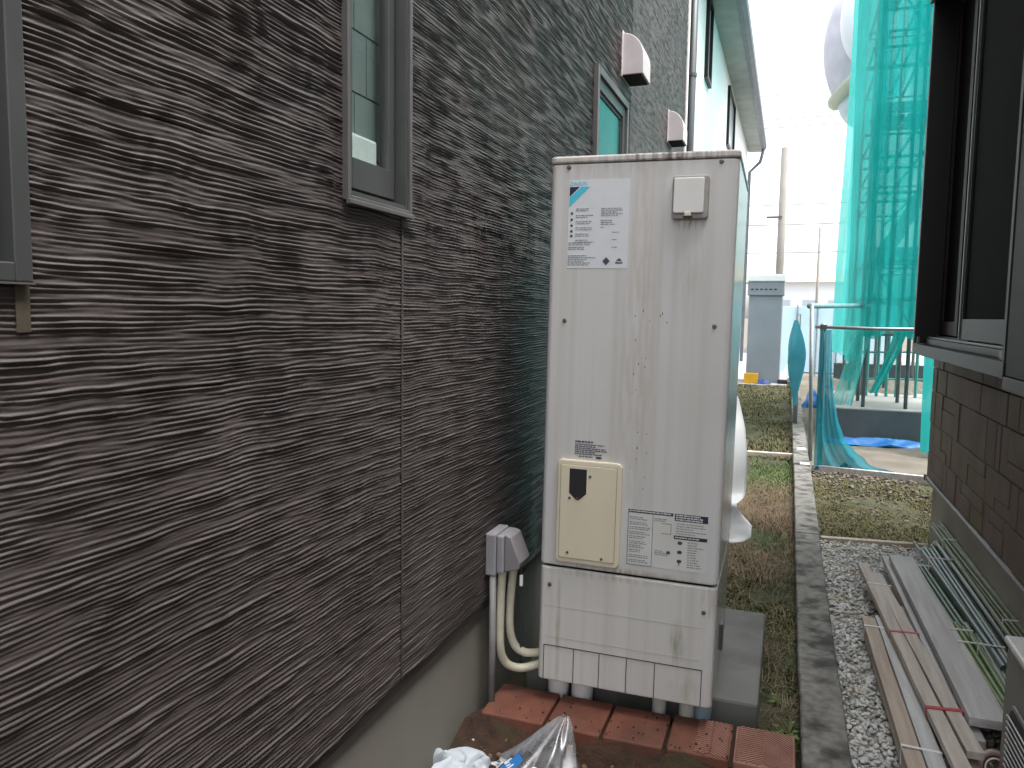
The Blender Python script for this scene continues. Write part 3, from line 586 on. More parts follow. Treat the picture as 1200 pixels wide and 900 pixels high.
def stone(ya, yb, za, zb):
    g = 0.002; p = rr.uniform(0.911, 0.919)
    MB().prism([(ya+g, za+g), (yb-g, za+g), (yb-g, zb-g), (ya+g, zb-g)], 'x', p, 0.944).build('stone_block', M_STONE if rr.random() < .7 else M_STONE2, hr, bev=0.005)
for za, zb in zip(ROWZ[:-1], ROWZ[1:]):
    y = 5.735; ylo = 1.4 if za < 1.3 else (3.0 if za < 3.2 else 3.0)
    first = True
    while y > ylo:
        w_ = rr.choice([0.12, 0.19, 0.26, 0.38]) if not first else rr.choice([.15,.22,.3]); first = False
        a = max(y-w_, ylo)
        if y-a < 0.07: a = ylo
        if za > 1.34 and a < 5.35 : break                         # behind the window
        if w_ >= .19 and rr.random() < .35 and zb-za > .16:
            t = za+(zb-za)*rr.choice([.35, .6]); stone(a, y, za, t); stone(a, y, t, zb)
        elif w_ >= .26 and rr.random() < .35:
            c_ = a+(y-a)*rr.choice([.3,.65]); stone(a, c_, za, zb); stone(c_, y, za, zb)
        else: stone(a, y, za, zb)
        y = a
for za, zb in zip(ROWZ[:-1], ROWZ[1:]):                          # the end wall, only a step to the side shows it
    x = 0.945
    while x < 2.6:
        w_ = rr.choice([.2,.3,.4]); MB().box(x+.003, x+w_-.003, 5.741, 5.762, za+.003, zb-.003).build('stone_block', M_STONE, hr); x += w_
# window: sill, frame, two sliding sashes
def bx(name, m, par, x0, x1, y0, y1, z0, z1, bev=0.002): return MB().box(x0,x1,y0,y1,z0,z1).build(name, m, par, bev=bev)
w = bx('window', M_BRONZE, hr, 0.74, 0.943, 3.235, 5.41, 1.238, 1.300); w['label'] = 'dark bronze sliding window with protruding sill'
bx('far_jamb', M_BRONZE, w, 0.742, 0.943, 5.372, 5.408, 1.302, 3.36); bx('jamb_highlight', M_ALU, w, 0.738, 0.7415, 5.385, 5.412, 1.305, 3.36, 0)  # jamb edge strip is a highlight painted in paler metal
bx('near_jamb', M_BRONZE, w, 0.742, 0.943, 3.238, 3.275, 1.302, 3.36)
bx('head', M_BRONZE, w, 0.72, 0.943, 3.22, 5.43, 3.362, 3.43)
bx('track', M_BRONZE, w, 0.79, 0.943, 3.277, 5.37, 1.302, 1.335); bx('track', M_ALU, w, 0.855, 0.87, 4.45, 5.37, 1.337, 1.352); bx('track', M_ALU, w, 0.80, 0.812, 3.277, 5.37, 1.337, 1.348)
MB().box(0.747, 0.76, 5.31, 5.33, 1.302, 1.345).build('drain_clip', M_ALUL, w)
s1 = MB(); s1.box(0.872, 0.90, 5.30, 5.368, 1.36, 3.355); s1.box(0.872, 0.90, 4.36, 4.43, 1.36, 3.355); s1.box(0.872, 0.90, 4.431, 5.299, 1.36, 1.44); s1.box(0.872, 0.90, 4.431, 5.299, 3.28, 3.355)
s1 = s1.build('sash', M_BROWNALU, w, bev=0.003); bx('pane', M_GLASSBK, s1, 0.884, 0.889, 4.425, 5.305, 1.435, 3.285, 0)
MB().box(0.862, 0.871, 4.78, 4.86, 1.36, 3.35).build('screen_stile', M_BROWNALU, s1, bev=0.002)
s2 = MB(); s2.box(0.815, 0.845, 4.40, 4.455, 1.352, 3.355); s2.box(0.815, 0.845, 3.34, 3.40, 1.352, 3.355); s2.box(0.815, 0.845, 3.401, 4.399, 1.352, 1.455); s2.box(0.815, 0.845, 3.401, 4.399, 3.28, 3.355)
s2 = s2.build('sash', M_BRONZE, w, bev=0.003); bx('pane', M_GLASSBK, s2, 0.826, 0.831, 3.395, 4.405, 1.45, 3.285, 0)
bx('stile_highlight', M_ALUL, s2, 0.809, 0.8145, 4.43, 4.452, 1.352, 3.355, 0); bx('stile_highlight', M_ALUL, s2, 0.809, 0.8145, 3.345, 3.385, 1.352, 3.355, 0)  # pale strips paint the highlights along the stile edges
bx('roller_stop', M_ALU, w, 0.765, 0.80, 3.36, 3.42, 1.302, 1.335)
sp = bx('shutter_box', M_MAROON, hr, 0.745, 0.943, 1.2, 3.230, 1.25, 3.43, 0.004)
bx('shutter_rail', M_BRONZE, sp, 0.74, 0.943, 1.2, 3.230, 1.20, 1.248)

# ================================================================== WATER HEATER
X0, X1, YF, YB_ = -0.822, -0.195, 2.6, 3.33
wh = thing('water_heater', 'tall off-white hot water tank unit with cream hatch and stickers', 'water heater', (X0, YF, 0))
wh.rotation_euler = (0, 0.0112, 0.016)
def foot(dx, r=0.022): return rrect(X0+dx, X1-dx, YF+dx, YB_-dx, r, 6, (0,0,1,1))
def shell(z0, z1, dx, name, m, r=0.022, bev=0): 
    return MB().prism(foot(dx, r), 'z', z0, z1).build(name, m, wh, bev=bev)
shell(0.549, 1.966, 0.0, 'casing', M_TANK, bev=0.006)
lowc = shell(0.114, 0.541, 0.001, 'lower_cover', M_TANKLOW, bev=0.006)
shell(0.535, 0.556, 0.010, 'seam', M_GAP)
top = shell(1.968, 1.992, -0.004, 'top_cover', M_TANKTOP, 0.026, bev=0.006)
MB().box(X1-.01, X1+.0015, YF+0.028, YB_-.002, 0.56, 1.962).build('side_panel', M_SIDEST, wh, bev=0.001)
MB().box(X1-.011, X1+.0005, YF+0.028, YB_-.002, 0.12, 0.538).build('side_panel', M_SIDEST, wh, bev=0.001)
def fy(mb, x0, x1, z0, z1, d0, d1): return mb.box(x0, x1, YF-d1, YF-d0, z0, z1)
# front screws
for (x, z) in ((-0.757,1.43),(-0.247,1.424),(-0.782,0.475),(-0.236,0.452),(-0.797+.04,1.955),(-0.25,1.955)):
    MB().tube([(x, YF+.002, z), (x, YF-.003, z), (x, YF-.0045, z)], [.0075,.0075,.005], 10).build('screw', M_SCREW, wh)
# relief valve cover
lid = MB(); lid.prism(rrect(-0.400, -0.284, 1.772, 1.912, 0.010, 4), 'y', YF-0.022, YF+.001); lid = lid.build('valve_cover', mat('valve_frame', (0.26,0.24,0.23), (0.32,0.30,0.28), 20, rough=0.5), wh, bev=0.004)
MB().prism(rrect(-0.395, -0.298, 1.790, 1.903, 0.005, 3), 'y', YF-0.033, YF-0.0225).build('flap', mat('valve_flap', (0.66,0.65,0.63), (0.70,0.69,0.67), 9, rough=0.4), lid, bev=0.003)
MB().box(-0.358, -0.336, YF-.036, YF-.028, 1.780, 1.793).build('latch', M_HATCH, lid, bev=0.002)
MB().box(-0.362, -0.332, YF-.030, YF-.0221, 1.775, 1.7795).build('slot', M_BLACK, lid)
# upper sticker with printing
st = MB(); fy(st, -0.755, -0.544, 1.612, 1.911, 0.0002, 0.0009); st = st.build('sticker', M_STICK, wh)
def poly(mb, pts_, d): mb.prism(pts_, 'y', YF-d-.0003, YF-d+.0002); return mb
poly(MB(), [(-0.752,1.888),(-0.717,1.888),(-0.752,1.855)], 0.0014).build('triangle_mark', M_NAVY, st)
poly(MB(), [(-0.712,1.888),(-0.681,1.888),(-0.752,1.820),(-0.752,1.851)], 0.0014).build('stripe_mark', M_CYAN, st)
def lettering(name, body, x, z, size, m, par, d=0.0014):
    c = bpy.data.curves.new(name, 'FONT'); c.body = body; c.size = size; c.extrude = 0.0002; c.resolution_u = 2
    o = bpy.data.objects.new(name, c); COL.objects.link(o); dg = bpy.context.evaluated_depsgraph_get()
    me = bpy.data.meshes.new_from_object(o.evaluated_get(dg)); bpy.data.objects.remove(o); bpy.data.curves.remove(c)
    me.transform(Matrix.Translation(Vector((x, YF-d, z))-ROOT['water_heater']) @ Matrix.Rotation(math.pi/2, 4, 'X')); me.materials.clear(); me.materials.append(m)
    q = bpy.data.objects.new(name, me); COL.objects.link(q); q.parent = par; return q
lettering('wordmark', 'DAIKIN', -0.752, 1.893, 0.0185, M_CYAN, st)
def lines(mb, x0, x1, z1, n, pitch, h, d=0.0014, fill=(.5,1), seed=0):
    r = random.Random(seed)
    for i in range(n):
        x = x0; xe = x0+(x1-x0)*r.uniform(*fill)
        while x < xe-.002:
            l = r.uniform(.003,.014); fy(mb, x, min(x+l, xe), z1-i*pitch-h, z1-i*pitch, d-.0003, d); x += l+r.uniform(.0012,.003)
    return mb
t = MB(); lines(t, -0.728, -0.655, 1.815, 2, .006, .0035, seed=1, fill=(.6,.9)); lines(t, -0.640, -0.565, 1.815, 5, .006, .0035, seed=2)
for i in range(5): lines(t, -0.728, -0.650, 1.793-i*.021, 2, .0065, .0035, seed=10+i)
lines(t, -0.640, -0.565, 1.775, 3, .0065, .0035, seed=3, fill=(.4,.9)); lines(t, -0.640, -0.62, 1.752, 1, .006, .0035, seed=4)
lines(t, -0.752, -0.655, 1.700, 2, .0065, .0035, seed=5); lines(t, -0.752, -0.69, 1.685, 2, .0065, .0035, seed=6); lines(t, -0.752, -0.652, 1.656, 6, .0062, .0036, seed=7)
for i in range(3): lines(t, -0.60, -0.565, 1.735-i*.025, 1, .006, .003, seed=30+i)
stuff(t.build('small_print', M_PRINT, st))
ic = MB()
for i, z in enumerate((1.798,1.777,1.757,1.738,1.722)): poly(ic, [(-0.742+.005*math.cos(a),z+.005*math.sin(a)) for a in [k*math.pi/3 for k in range(6)]], .0014)
poly(ic, [(-0.630,1.636),(-0.617,1.650),(-0.604,1.636),(-0.617,1.622)], .0014); fy(ic, -0.585,-0.560,1.628,1.633,.0011,.0014); poly(ic, [(-0.583,1.637),(-0.572,1.647),(-0.562,1.637)], .0014)
stuff(ic.build('icon', M_PRINTD, st))
# name plate print above the hatch
t = MB(); lines(t, -0.704, -0.64, 1.010, 1, .006, .006, .0012, (1,1), 41); lines(t, -0.704, -0.57, .999, 6, .0068, .0036, .0012, (.5,.95), 42); lines(t, -0.69, -0.64, .956, 1, .006, .0035, .0012, (1,1), 43)
stuff(t.build('name_plate_print', M_PRINTD, wh))
MB().prism([(-0.618+.011*math.cos(a), .9535+.0045*math.sin(a)) for a in [k*math.pi/6 for k in range(12)]], 'y', YF-.0012, YF).build('oval_mark', M_PRINTD, wh)
# hatch
ht = MB().prism(rrect(-0.762, -0.531, 0.568, 0.942, 0.018, 5), 'y', YF-0.014, YF+.001).build('hatch', M_HATCH, wh, bev=0.005)
MB().prism(rrect(-0.750, -0.547, 0.586, 0.926, 0.004, 2), 'y', YF-0.0150, YF-0.0141).build('hatch_groove', mat('hatch_line', (0.30,0.26,0.18), rough=0.7), ht)
MB().prism(rrect(-0.748, -0.549, 0.588, 0.924, 0.004, 2), 'y', YF-0.0185, YF-0.0151).build('hatch_panel', M_HATCH, ht, bev=0.0015)
MB().prism([(-0.716,0.912),(-0.654,0.912),(-0.654,0.825),(-0.681,0.800),(-0.690,0.800),(-0.716,0.825)], 'y', YF-0.0195, YF-0.0186).build('emblem', M_BLACK, ht)
for (x, z) in ((-0.642,0.888),(-0.714,0.806),(-0.716,0.608),(-0.592,0.598),(-0.687,0.806)): MB().tube([(x,YF-.018,z),(x,YF-.0205,z)], .005, 8).build('screw', M_SCREW, ht)
# lower instruction sticker
s2_ = MB(); fy(s2_, -0.506, -0.236, 0.588, 0.785, 0.0002, 0.0009); s2_ = s2_.build('sticker', M_STICK2, wh)
bar = MB(); fy(bar, -0.506, -0.352, 0.774, 0.785, .0011, .0015); fy(bar, -0.347, -0.236, 0.760, 0.785, .0011, .0015); fy(bar, -0.347, -0.236, 0.697, 0.709, .0011, .0015); bar.build('header_bar', M_NAVY, s2_)
t = MB(); 
for i, z in enumerate((.760,.742,.725,.708,.692,.674,.660,.644,.625,.608)): lines(t, -0.500, -0.425, z, 2, .0065, .0036, seed=60+i)
lines(t, -0.415, -0.352, .762, 2, .0065, .0034, seed=71); lines(t, -0.410, -0.362, .650, 3, .0065, .0034, seed=72); lines(t, -0.30, -0.24, .690, 11, .0085, .0036, seed=73, fill=(.4,1)); lines(t, -0.34, -0.24, .752, 5, .0085, .0034, seed=74, fill=(.3,1))
stuff(t.build('small_print', M_PRINT, s2_))
for i, z in enumerate((.752,.733,.716,.699,.683,.652,.634,.616)): pass
fr = MB(); fy(fr, -0.506,-0.504,.589,.773,.0011,.0014); fy(fr,-0.421,-0.4195,.589,.773,.0011,.0014); fy(fr,-0.506,-0.42,.589,.5905,.0011,.0014); fy(fr,-0.39,-0.357,.745,.7465,.0011,.0014); fy(fr,-0.3585,-0.357,.71,.745,.0011,.0014)
fy(fr,-0.39,-0.357,.71,.7115,.0011,.0014); fr.build('diagram_line', M_PRINTD, s2_)
ic = MB(); fy(ic,-0.370,-0.358,.640,.651,.0011,.0014)
for z in (.684,.652,.620): poly(ic, [(-0.326+.009*math.cos(a),z+.007*math.sin(a)) for a in [k*math.pi/3 for k in range(6)]], .0014)
fy(ic,-0.328,-0.325,.604,.62,.0011,.0014); stuff(ic.build('icon', M_PRINTD, s2_))
pr = MB()                                                             # printed header words, as paler bars on the navy
lines(pr, -0.502, -0.36, .782, 1, .005, .004, .0018, (1,1), 81); lines(pr, -0.343, -0.24, .782, 3, .0075, .004, .0018, (.8,1), 82); lines(pr, -0.343, -0.26, .705, 1, .005, .004, .0018, (1,1), 83)
stuff(pr.build('header_print', M_STICK2, s2_))
# knock-out lines pressed into the lower cover
g = MB(); e = 0.0006
for x in (-0.797,-0.685,-0.591,-0.4925,-0.393,-0.233): fy(g, x-.0014, x+.0014, 0.118, 0.2475, e-.003, e+.0003)
fy(g, -0.797, -0.233, 0.2455, 0.2485, e-.003, e+.0005); g.build('knockout_groove', M_GROOVE, lowc)
g = MB(); fy(g, -0.80, -0.24, .396, .3968, -.003, .00015); fy(g, -0.80, -0.24, .281, .2817, -.003, .00015); g.build('scratch', M_GROOVEF, lowc)
# rust specks run down the front
sp_ = MB(); r = random.Random(9)
for (x, z) in ((-0.509,1.452),(-0.483,1.470),(-0.460,1.435),(-0.425,1.455),(-0.418,1.462),(-0.402,1.433),(-0.505,1.37),(-0.468,1.31),(-0.492,1.29),(-0.507,1.255),(-0.47,1.28),(-0.51,1.19),(-0.497,1.20),(-0.486,1.055),(-0.485,1.0),(-0.455,1.05),(-0.452,.985),(-0.505,.93),(-0.455,.90),(-0.486,.96),(-0.46,.86)):
    w_, h_ = r.uniform(.0013,.0028), r.uniform(.003,.0065)
    poly(sp_, [(x+w_*math.cos(a)*r.uniform(.7,1), z+h_*math.sin(a)*r.uniform(.7,1)) for a in [k*math.pi/4 for k in range(8)]], .0004)
stuff(sp_.build('rust_speck', M_RUST, wh))
# pipe stubs, legs
for (x, r_, m_) in ((-0.768,.040,M_PVCW),(-0.675,.041,M_PVCW),(-0.383,.026,M_PVCG),(-0.285,.028,M_PVCG),(-0.228,.030,M_PVCB)):
    y_ = 2.72 if r_ > .035 else 2.70
    MB().tube([(x,y_,-.05),(x,y_,.16)], r_, 18).build('pipe_stub', m_, wh, smooth=True)
for x in (-0.76,-0.26):
    for y_ in (2.9, 3.26): MB().tube([(x,y_,.06),(x,y_,.13)], .03, 10).build('leg', M_SCREW, wh)
MB().box(X1-.0, X1+.012, 2.9, 2.96, .20, .30).build('side_bracket', M_SCREW, wh)
# concrete pad it stands on
pd = MB().box(-0.93, -0.045, 2.80, 3.72, -0.12, 0.060).build('concrete_pad', M_CONC, bev=0.012); tag(pd, 'grey concrete slab under the hot water tank unit', 'slab')

# ------------------------------------------------------------------ switch box, conduit, hoses
sb = thing('switch_box', 'small grey outdoor switch box with slanted cover on the rippled wall', 'switch box', (-0.99, 2.55, 0.5))
MB().box(-0.998, -0.958, 2.52, 2.66, 0.505, 0.660).build('back_box', M_BOXG, sb, bev=0.006)
MB().prism([(2.525,0.515),(2.655,0.515),(2.655,0.655),(2.525,0.655)], 'x', -0.957, -0.93).build('body', M_BOXG, sb, bev=0.006)
MB().prism([(-0.929,0.660),(-0.905,0.650),(-0.868,0.560),(-0.875,0.535),(-0.929,0.520)], 'y', 2.535, 2.645).build('cover', mat('box_cover', (0.19,0.175,0.185), (0.23,0.215,0.225), 9, rough=0.5), sb, bev=0.005)
cd = thing('conduit', 'straight grey conduit running from the switch box to the ground', 'pipe', (-0.975, 2.55, 0))
MB().tube([(-0.972,2.535,0.505),(-0.972,2.535,-0.04)], .0125, 12).build('pipe', M_CONDU, cd, smooth=True)
MB().prism([(-1.02,2.40),(-0.955,2.40),(-0.940,2.56),(-1.02,2.56)], 'z', -.045, -.022).build('base_plate', mat('mortar', (0.16,0.15,0.14), (0.22,0.21,0.20), 20, rough=0.9), cd, bev=0.004)
def curve(P, n=8):
    P = [Vector(p) for p in P]; out = []
    for i in range(len(P)-1):
        p0, p1, p2, p3 = P[max(i-1,0)], P[i], P[i+1], P[min(i+2,len(P)-1)]
        for k in range(n):
            t = k/n; out.append(0.5*((2*p1)+(p2-p0)*t+(2*p0-5*p1+4*p2-p3)*t*t+(3*p1-p0-3*p2+p3)*t**3))
    return out+[P[-1]]
h1 = MB().tube(curve([(-0.945,2.56,.52),(-0.952,2.565,.40),(-0.955,2.57,.24),(-0.945,2.60,.155),(-0.90,2.63,.125),(-0.84,2.66,.135),(-0.80,2.70,.145)]), .0155, 12).build('hose', M_HOSE, smooth=True)
tag(h1, 'lower and outer of the two cream hoses entering the hot water tank unit', 'hose')
h2 = MB().tube(curve([(-0.915,2.60,.52),(-0.930,2.61,.40),(-0.935,2.62,.28),(-0.92,2.64,.205),(-0.885,2.66,.175),(-0.84,2.68,.175),(-0.80,2.70,.180)]), .0155, 12).build('hose', M_HOSE, smooth=True)
tag(h2, 'upper and inner of the two cream hoses entering the hot water tank unit', 'hose')
MB().tube([(-0.8855,2.66,.152),(-0.8855,2.66,.198)], .0175, 10).build('hose_tie', M_CABLE, h2) if False else None
tag(MB().tube(curve([(-0.885,2.60,.53),(-0.886,2.605,.46),(-0.892,2.61,.38),(-0.885,2.62,.30),(-0.895,2.64,.22),(-0.905,2.66,.15),(-0.90,2.68,.10)]), .0035, 6).build('cable', M_CABLE, smooth=True), 'thin black cable hanging between the cream hoses and the tank', 'cable')
tag(MB().box(-0.890, -0.880, 2.594, 2.604, .455, .495).build('cable_tag', M_PAPER), 'tiny white tag on the thin cable below the switch box', 'tag')
# ================================================================== RUBBISH on the bare soil in front
def cloth(name, label, cat, cx, cy, sx, sy, h, m, seed, n=46, z=-0.04, parent=None):
    f1 = noise2(n+1, n+1, 4, 4, seed); f2 = noise2(n+1, n+1, 1.6, 1.6, seed+1); f3 = noise2(n+1, n+1, 5, 5, seed+2); f4 = noise2(n+1, n+1, 5, 5, seed+3)
    def P(u, v):
        i, j = int(round(u*n)), int(round(v*n)); a, b = u*2-1, v*2-1; r = math.hypot(a, b)
        k = max(0, 1-r**2.2); d = k**0.6
        rid = 1-abs(f1[i,j])*.9
        return (cx+a*sx*(1+.12*f3[i,j])+.012*f2[i,j]*d, cy+b*sy*(1+.12*f4[i,j])+.010*f1[i,j]*d, z+h*d*(.55+.45*rid)+.006*f2[i,j]*d+(.004 if r < 1 else 0))
    return tag(MB().grid(P, n, n).build(name, m, smooth=True, solid=0.0015, fix=False), label, cat)
cloth('crumpled_cloth', 'crumpled white cloth lying on the soil against the grey foundation', 'cloth', -0.955, 2.135, 0.13, 0.165, 0.085, M_WCLOTH, 51, z=-.045)
bagm = netmat('clear_plastic', (0.55,0.58,0.62), 0.26, 9, 0.2, 0.4); nt = bagm.node_tree
gl = nt.nodes.new('ShaderNodeBsdfGlossy'); gl.inputs['Roughness'].default_value = 0.28; gl.inputs[0].default_value = (.9,.9,.92,1)
mxg = nt.nodes.new('ShaderNodeMixShader'); mxg.inputs[0].default_value = 0.09; o_ = nt.nodes['Material Output']; src = o_.inputs[0].links[0].from_socket
nt.links.new(src, mxg.inputs[1]); nt.links.new(gl.outputs[0], mxg.inputs[2]); nt.links.new(mxg.outputs[0], o_.inputs[0])
bg_ = thing('plastic_bag', 'clear plastic bag with blue print standing in a peak on the soil', 'bag', (-0.70, 2.32, -0.05))
nb = noise2(81, 33, 5, 4, 61)
def bagsurf(off, sq=1.0):
    def P(u, v):
        a = 2*math.pi*u; i, j = int(round(u*80)) % 80, int(round(v*32))
        fold = 1+.16*math.sin(a*5+v*3)+.10*math.sin(a*9+1)+.07*nb[i,j]
        r = (0.105*(1-v)**0.8+0.012)*fold+off
        return (-0.725+0.065*v+r*math.cos(a)*1.0, 2.30+0.12*v+r*math.sin(a)*.8, -0.045+0.135*v**1.15)
    return P
MB().grid(bagsurf(0), 80, 32).build('film', bagm, bg_, smooth=True, fix=False)
def bagpatch(u0, u1, v0, v1): 
    P = bagsurf(0.003); return MB().grid(lambda u, v: P(u0+(u1-u0)*u, v0+(v1-v0)*v), 14, 10)
bagpatch(0.53, 0.66, 0.02, 0.34).build('blue_print', M_BLUEP, bg_, smooth=True, fix=False)
P = bagsurf(0.0042); ring = MB(); ring.tube([P(0.75+.035*math.cos(a), .13+.11*math.sin(a)) for a in [k*math.pi/10 for k in range(21)]], .0035, 6); ring.build('ring_print', M_PAPER, bg_)
dsk = MB(); c_ = P(0.75,.13); dsk.add([c_]+[P(0.75+.033*math.cos(a), .13+.105*math.sin(a)) for a in [k*math.pi/10 for k in range(20)]], [(0,k+1,(k+1)%20+1) for k in range(20)]); dsk.build('blue_disc', M_BLUEP, bg_, fix=False)
pr = MB()
P2 = bagsurf(0.0052)
for k in range(4): pr.tube([P2(0.56+.02*k, .10+.03*math.sin(k)), P2(0.568+.02*k, .2+.02*math.cos(k*2))], .002, 5)
pr.build('white_print', M_PAPER, bg_)
mb = MB().prism([(-0.925,2.475),(-0.878,2.485),(-0.872,2.455),(-0.892,2.425),(-0.915,2.43),(-0.922,2.45)], 'z', -.018, -.006)
plain('paper_scrap', 'small torn white scrap between the conduit and the first tile', 'scrap', mb, M_PAPER, bev=.003)
cloth('dark_sheet', 'black crumpled sheet in the hollow behind the clear bag', 'rag', -0.58, 2.30, 0.09, 0.09, 0.03, M_BLACK, 71, z=-.085)  # crumpled black sheet laid in the soil hollow
plain('wood_stick', 'short pale wooden stake sticking out of the dark hollow', 'stick', MB().beam((-0.615,2.30,-.09),(-0.635,2.40,.0),.022,.015), M_WOODB, bev=.002)
for i, (x, y) in enumerate(((-1.0,2.36),(-0.985,2.30),(-0.965,2.345))):
    scat = MB(); q = IV*np.array([.018,.014,.012])*(1+.25*np.sin(IV[:, [1,2,0]]*4+i)); scat.add([(x+a, y+b, -.03+c) for a, b, c in q], [tuple(f) for f in IF])
    tag(scat.build('pebble', [M_GRAV, M_BLACK, M_GRAV][i], smooth=True), ['pale pebble touching the foundation beside the conduit base','black lump beside the white cloth and foundation','pale pebble just in front of the conduit base plate'][i], 'pebble')

# hanging white sheet behind the tank
ZB = [(1.12,-0.205),(1.10,-0.192),(0.97,-0.160),(0.855,-0.147),(0.70,-0.146),(0.66,-0.152),(0.63,-0.185),(0.60,-0.168),(0.545,-0.116),(0.49,-0.116),(0.465,-0.15),(0.455,-0.20)]
def xb(z):
    for (za, xa), (zb_, xb_) in zip(ZB[:-1], ZB[1:]):
        if za >= z >= zb_: return xa+(xb_-xa)*(za-z)/(za-zb_)
    return ZB[-1][1]
ns = noise2(31, 61, 3, 6, 81)
def P(u, v):
    z = 1.119-(1.119-0.456)*v; r = xb(z); x = -0.50+(r+0.50)*u
    y = 3.80-.30*v+.012*ns[int(round(u*30)), int(round(v*60))]+.012*math.sin((x*16+v*5))-.05*math.exp(-((z-.63)/.03)**2)+.03*u*(1-v)
    k = y/3.45
    return (x*k, y, 1.45+(z-1.45)*k)
plain('white_sheet', 'white plastic sheet hanging behind the right rear edge of the tank', 'sheet', MB().grid(P, 30, 60), M_SHEET, smooth=True, solid=.002, fix=False)

# ================================================================== TIMBER AND STAKES on the gravel
def bundle(name, label, cat, loc, group): return thing(name, label, cat, loc, group)
def plank(par, a, b, w_, h_, m, name='plank'):
    n = 7; mb = MB(); a, b = Vector(a), Vector(b); d = (b-a); x = d.cross(Vector((0,0,1))).normalized(); vs = []
    bow = random.uniform(-.004,.004)
    for i in range(n+1):
        t = i/n; c = a+d*t+Vector((0,0,bow*math.sin(math.pi*t)))+x*random.uniform(-.0012,.0012)
        for sx, sz in ((-1,-1),(1,-1),(1,1),(-1,1)): vs.append(c+x*(sx*w_/2+random.uniform(-.0008,.0008))+Vector((0,0,sz*h_/2)))
    fs = [(i*4+k, i*4+(k+1)%4, (i+1)*4+(k+1)%4, (i+1)*4+k) for i in range(n) for k in range(4)]+[(0,1,2,3),(n*4+3,n*4+2,n*4+1,n*4)]
    mb.add(vs, fs); return mb.build(name, m, par, bev=.002)
def strap(par, c, hw, z0, z1, m, ang=0.05, wd=.012):
    x, y = c; mb = MB(); e = .0022; dy = hw*ang
    mb.beam((x-hw-e, y+dy, z1+e), (x+hw+e, y-dy, z1+e), wd, .002); mb.beam((x-hw-e, y+dy, z0), (x-hw-e, y+dy, z1+e), .002, wd, up=(0,1,0)); mb.beam((x+hw+e, y-dy, z0), (x+hw+e, y-dy, z1+e), .002, wd, up=(0,1,0))
    return mb.build('strap', m, par)
b1 = bundle('plank_bundle', 'short bundle of pale planks tied with white bands nearest the concrete kerb', 'planks', (0.47, 3.1, 0), 'tied wood on the gravel')
plank(b1, (.410,3.86,.041),(.447,2.15,.041), .056,.030, M_WOODB); plank(b1, (.468,3.90,.041),(.508,2.15,.041), .054,.030, M_WOODP)
plank(b1, (.412,3.84,.008),(.449,2.15,.008), .056,.030, M_WOOD); plank(b1, (.470,3.86,.008),(.510,2.15,.008), .054,.030, M_WOODB)
strap(b1, (.441,3.74), .056, -.01, .056, M_WBAND); strap(b1, (.466,2.70), .057, -.01, .056, M_WBAND)
b2 = bundle('plank_bundle', 'bundle of knotty planks tied with red bands between two other wood piles', 'planks', (0.53, 3.5, 0), 'tied wood on the gravel')
plank(b2, (.442,4.57,.088),(.556,2.52,.088), .050,.026, M_WOODK); plank(b2, (.495,4.42,.088),(.610,2.66,.088), .050,.026, M_WOODK)
plank(b2, (.560,4.10,.030),(.600,2.60,.030), .075,.030, M_WOODB); plank(b2, (.475,4.5,.052),(.512,4.0,.052), .05,.040, M_WOODB); plank(b2, (.46,4.3,.012),(.52,4.25,.012), .05,.030, M_WOODB)
strap(b2, (.489,4.22), .053, .07, .102, M_WBAND); strap(b2, (.527,3.60), .055, .07, .102, M_RBAND, -.1, .016); strap(b2, (.566,2.92), .056, .07, .102, M_RBAND, -.12, .02)
b3 = thing('grey_board', 'long wide grey board on top of a narrower board beside the stakes', 'board', (0.67, 3.8, 0))
plank(b3, (.652,4.74,.103),(.690,2.86,.103), .122,.032, M_WOODG, 'board'); plank(b3, (.600,4.88,.055),(.640,2.80,.055), .06,.03, M_WOODG, 'board'); plank(b3, (.68,4.5,.045),(.70,3.1,.045), .09,.05, M_WOODB, 'support'); plank(b3, (.61,4.6,.018),(.64,3.0,.018), .06,.04, M_WOODB, 'support')
def stakes(label, a, b, n, r_, m, rows, ties, seed, spread=1.0, cap=None):
    r_ *= 1.28
    rr_ = random.Random(seed); a, b = Vector(a), Vector(b); t = thing('stake_bundle', label, 'garden stakes', ((a+b)/2)[:], 'tied wood on the gravel'); d = (b-a).normalized(); x = d.cross(Vector((0,0,1))).normalized()
    for k in range(n):
        c, l = k % rows, k//rows
        off = x*((c-(rows-1)/2)*2.05*r_*spread)+Vector((0,0,l*1.8*r_)); s0 = d*rr_.uniform(-.13,.10); off2 = off+x*rr_.uniform(-.9,.9)*r_*2*spread+Vector((0,0,rr_.uniform(-.3,.6)*r_))
        p0, p1 = a+off+s0, b+off2
        pts_ = [p0+(p1-p0)*q for q in (0,.33,.66,1)]
        rb = [r_*rr_.uniform(.85,1.08)]*4
        MB().tube(pts_, rb, 8).build('stake', m if not isinstance(m, list) else m[k % len(m)], t, smooth=False)
        if cap: MB().tube([p0-d*.004, p0+d*.035], r_*1.12, 8).build('cap', cap, t)
    for q in ties:
        c = a+(b-a)*q; hw = rows*r_*spread*1.05; zt = (n-1)//rows*1.8*r_+r_*1.3
        mb = MB(); mb.tube([c-x*hw+Vector((0,0,-r_*1.4)), c-x*hw+Vector((0,0,zt)), c+x*hw+Vector((0,0,zt)), c+x*hw+Vector((0,0,-r_*1.4))], .004, 6); mb.build('tie', M_WBAND, t)
    return t
stakes('dark green stakes tied with white next to the wide grey board', (.762,4.68,.065),(.826,3.20,.065), 12, .0092, M_STK1, 5, (.07,), 1, .92)
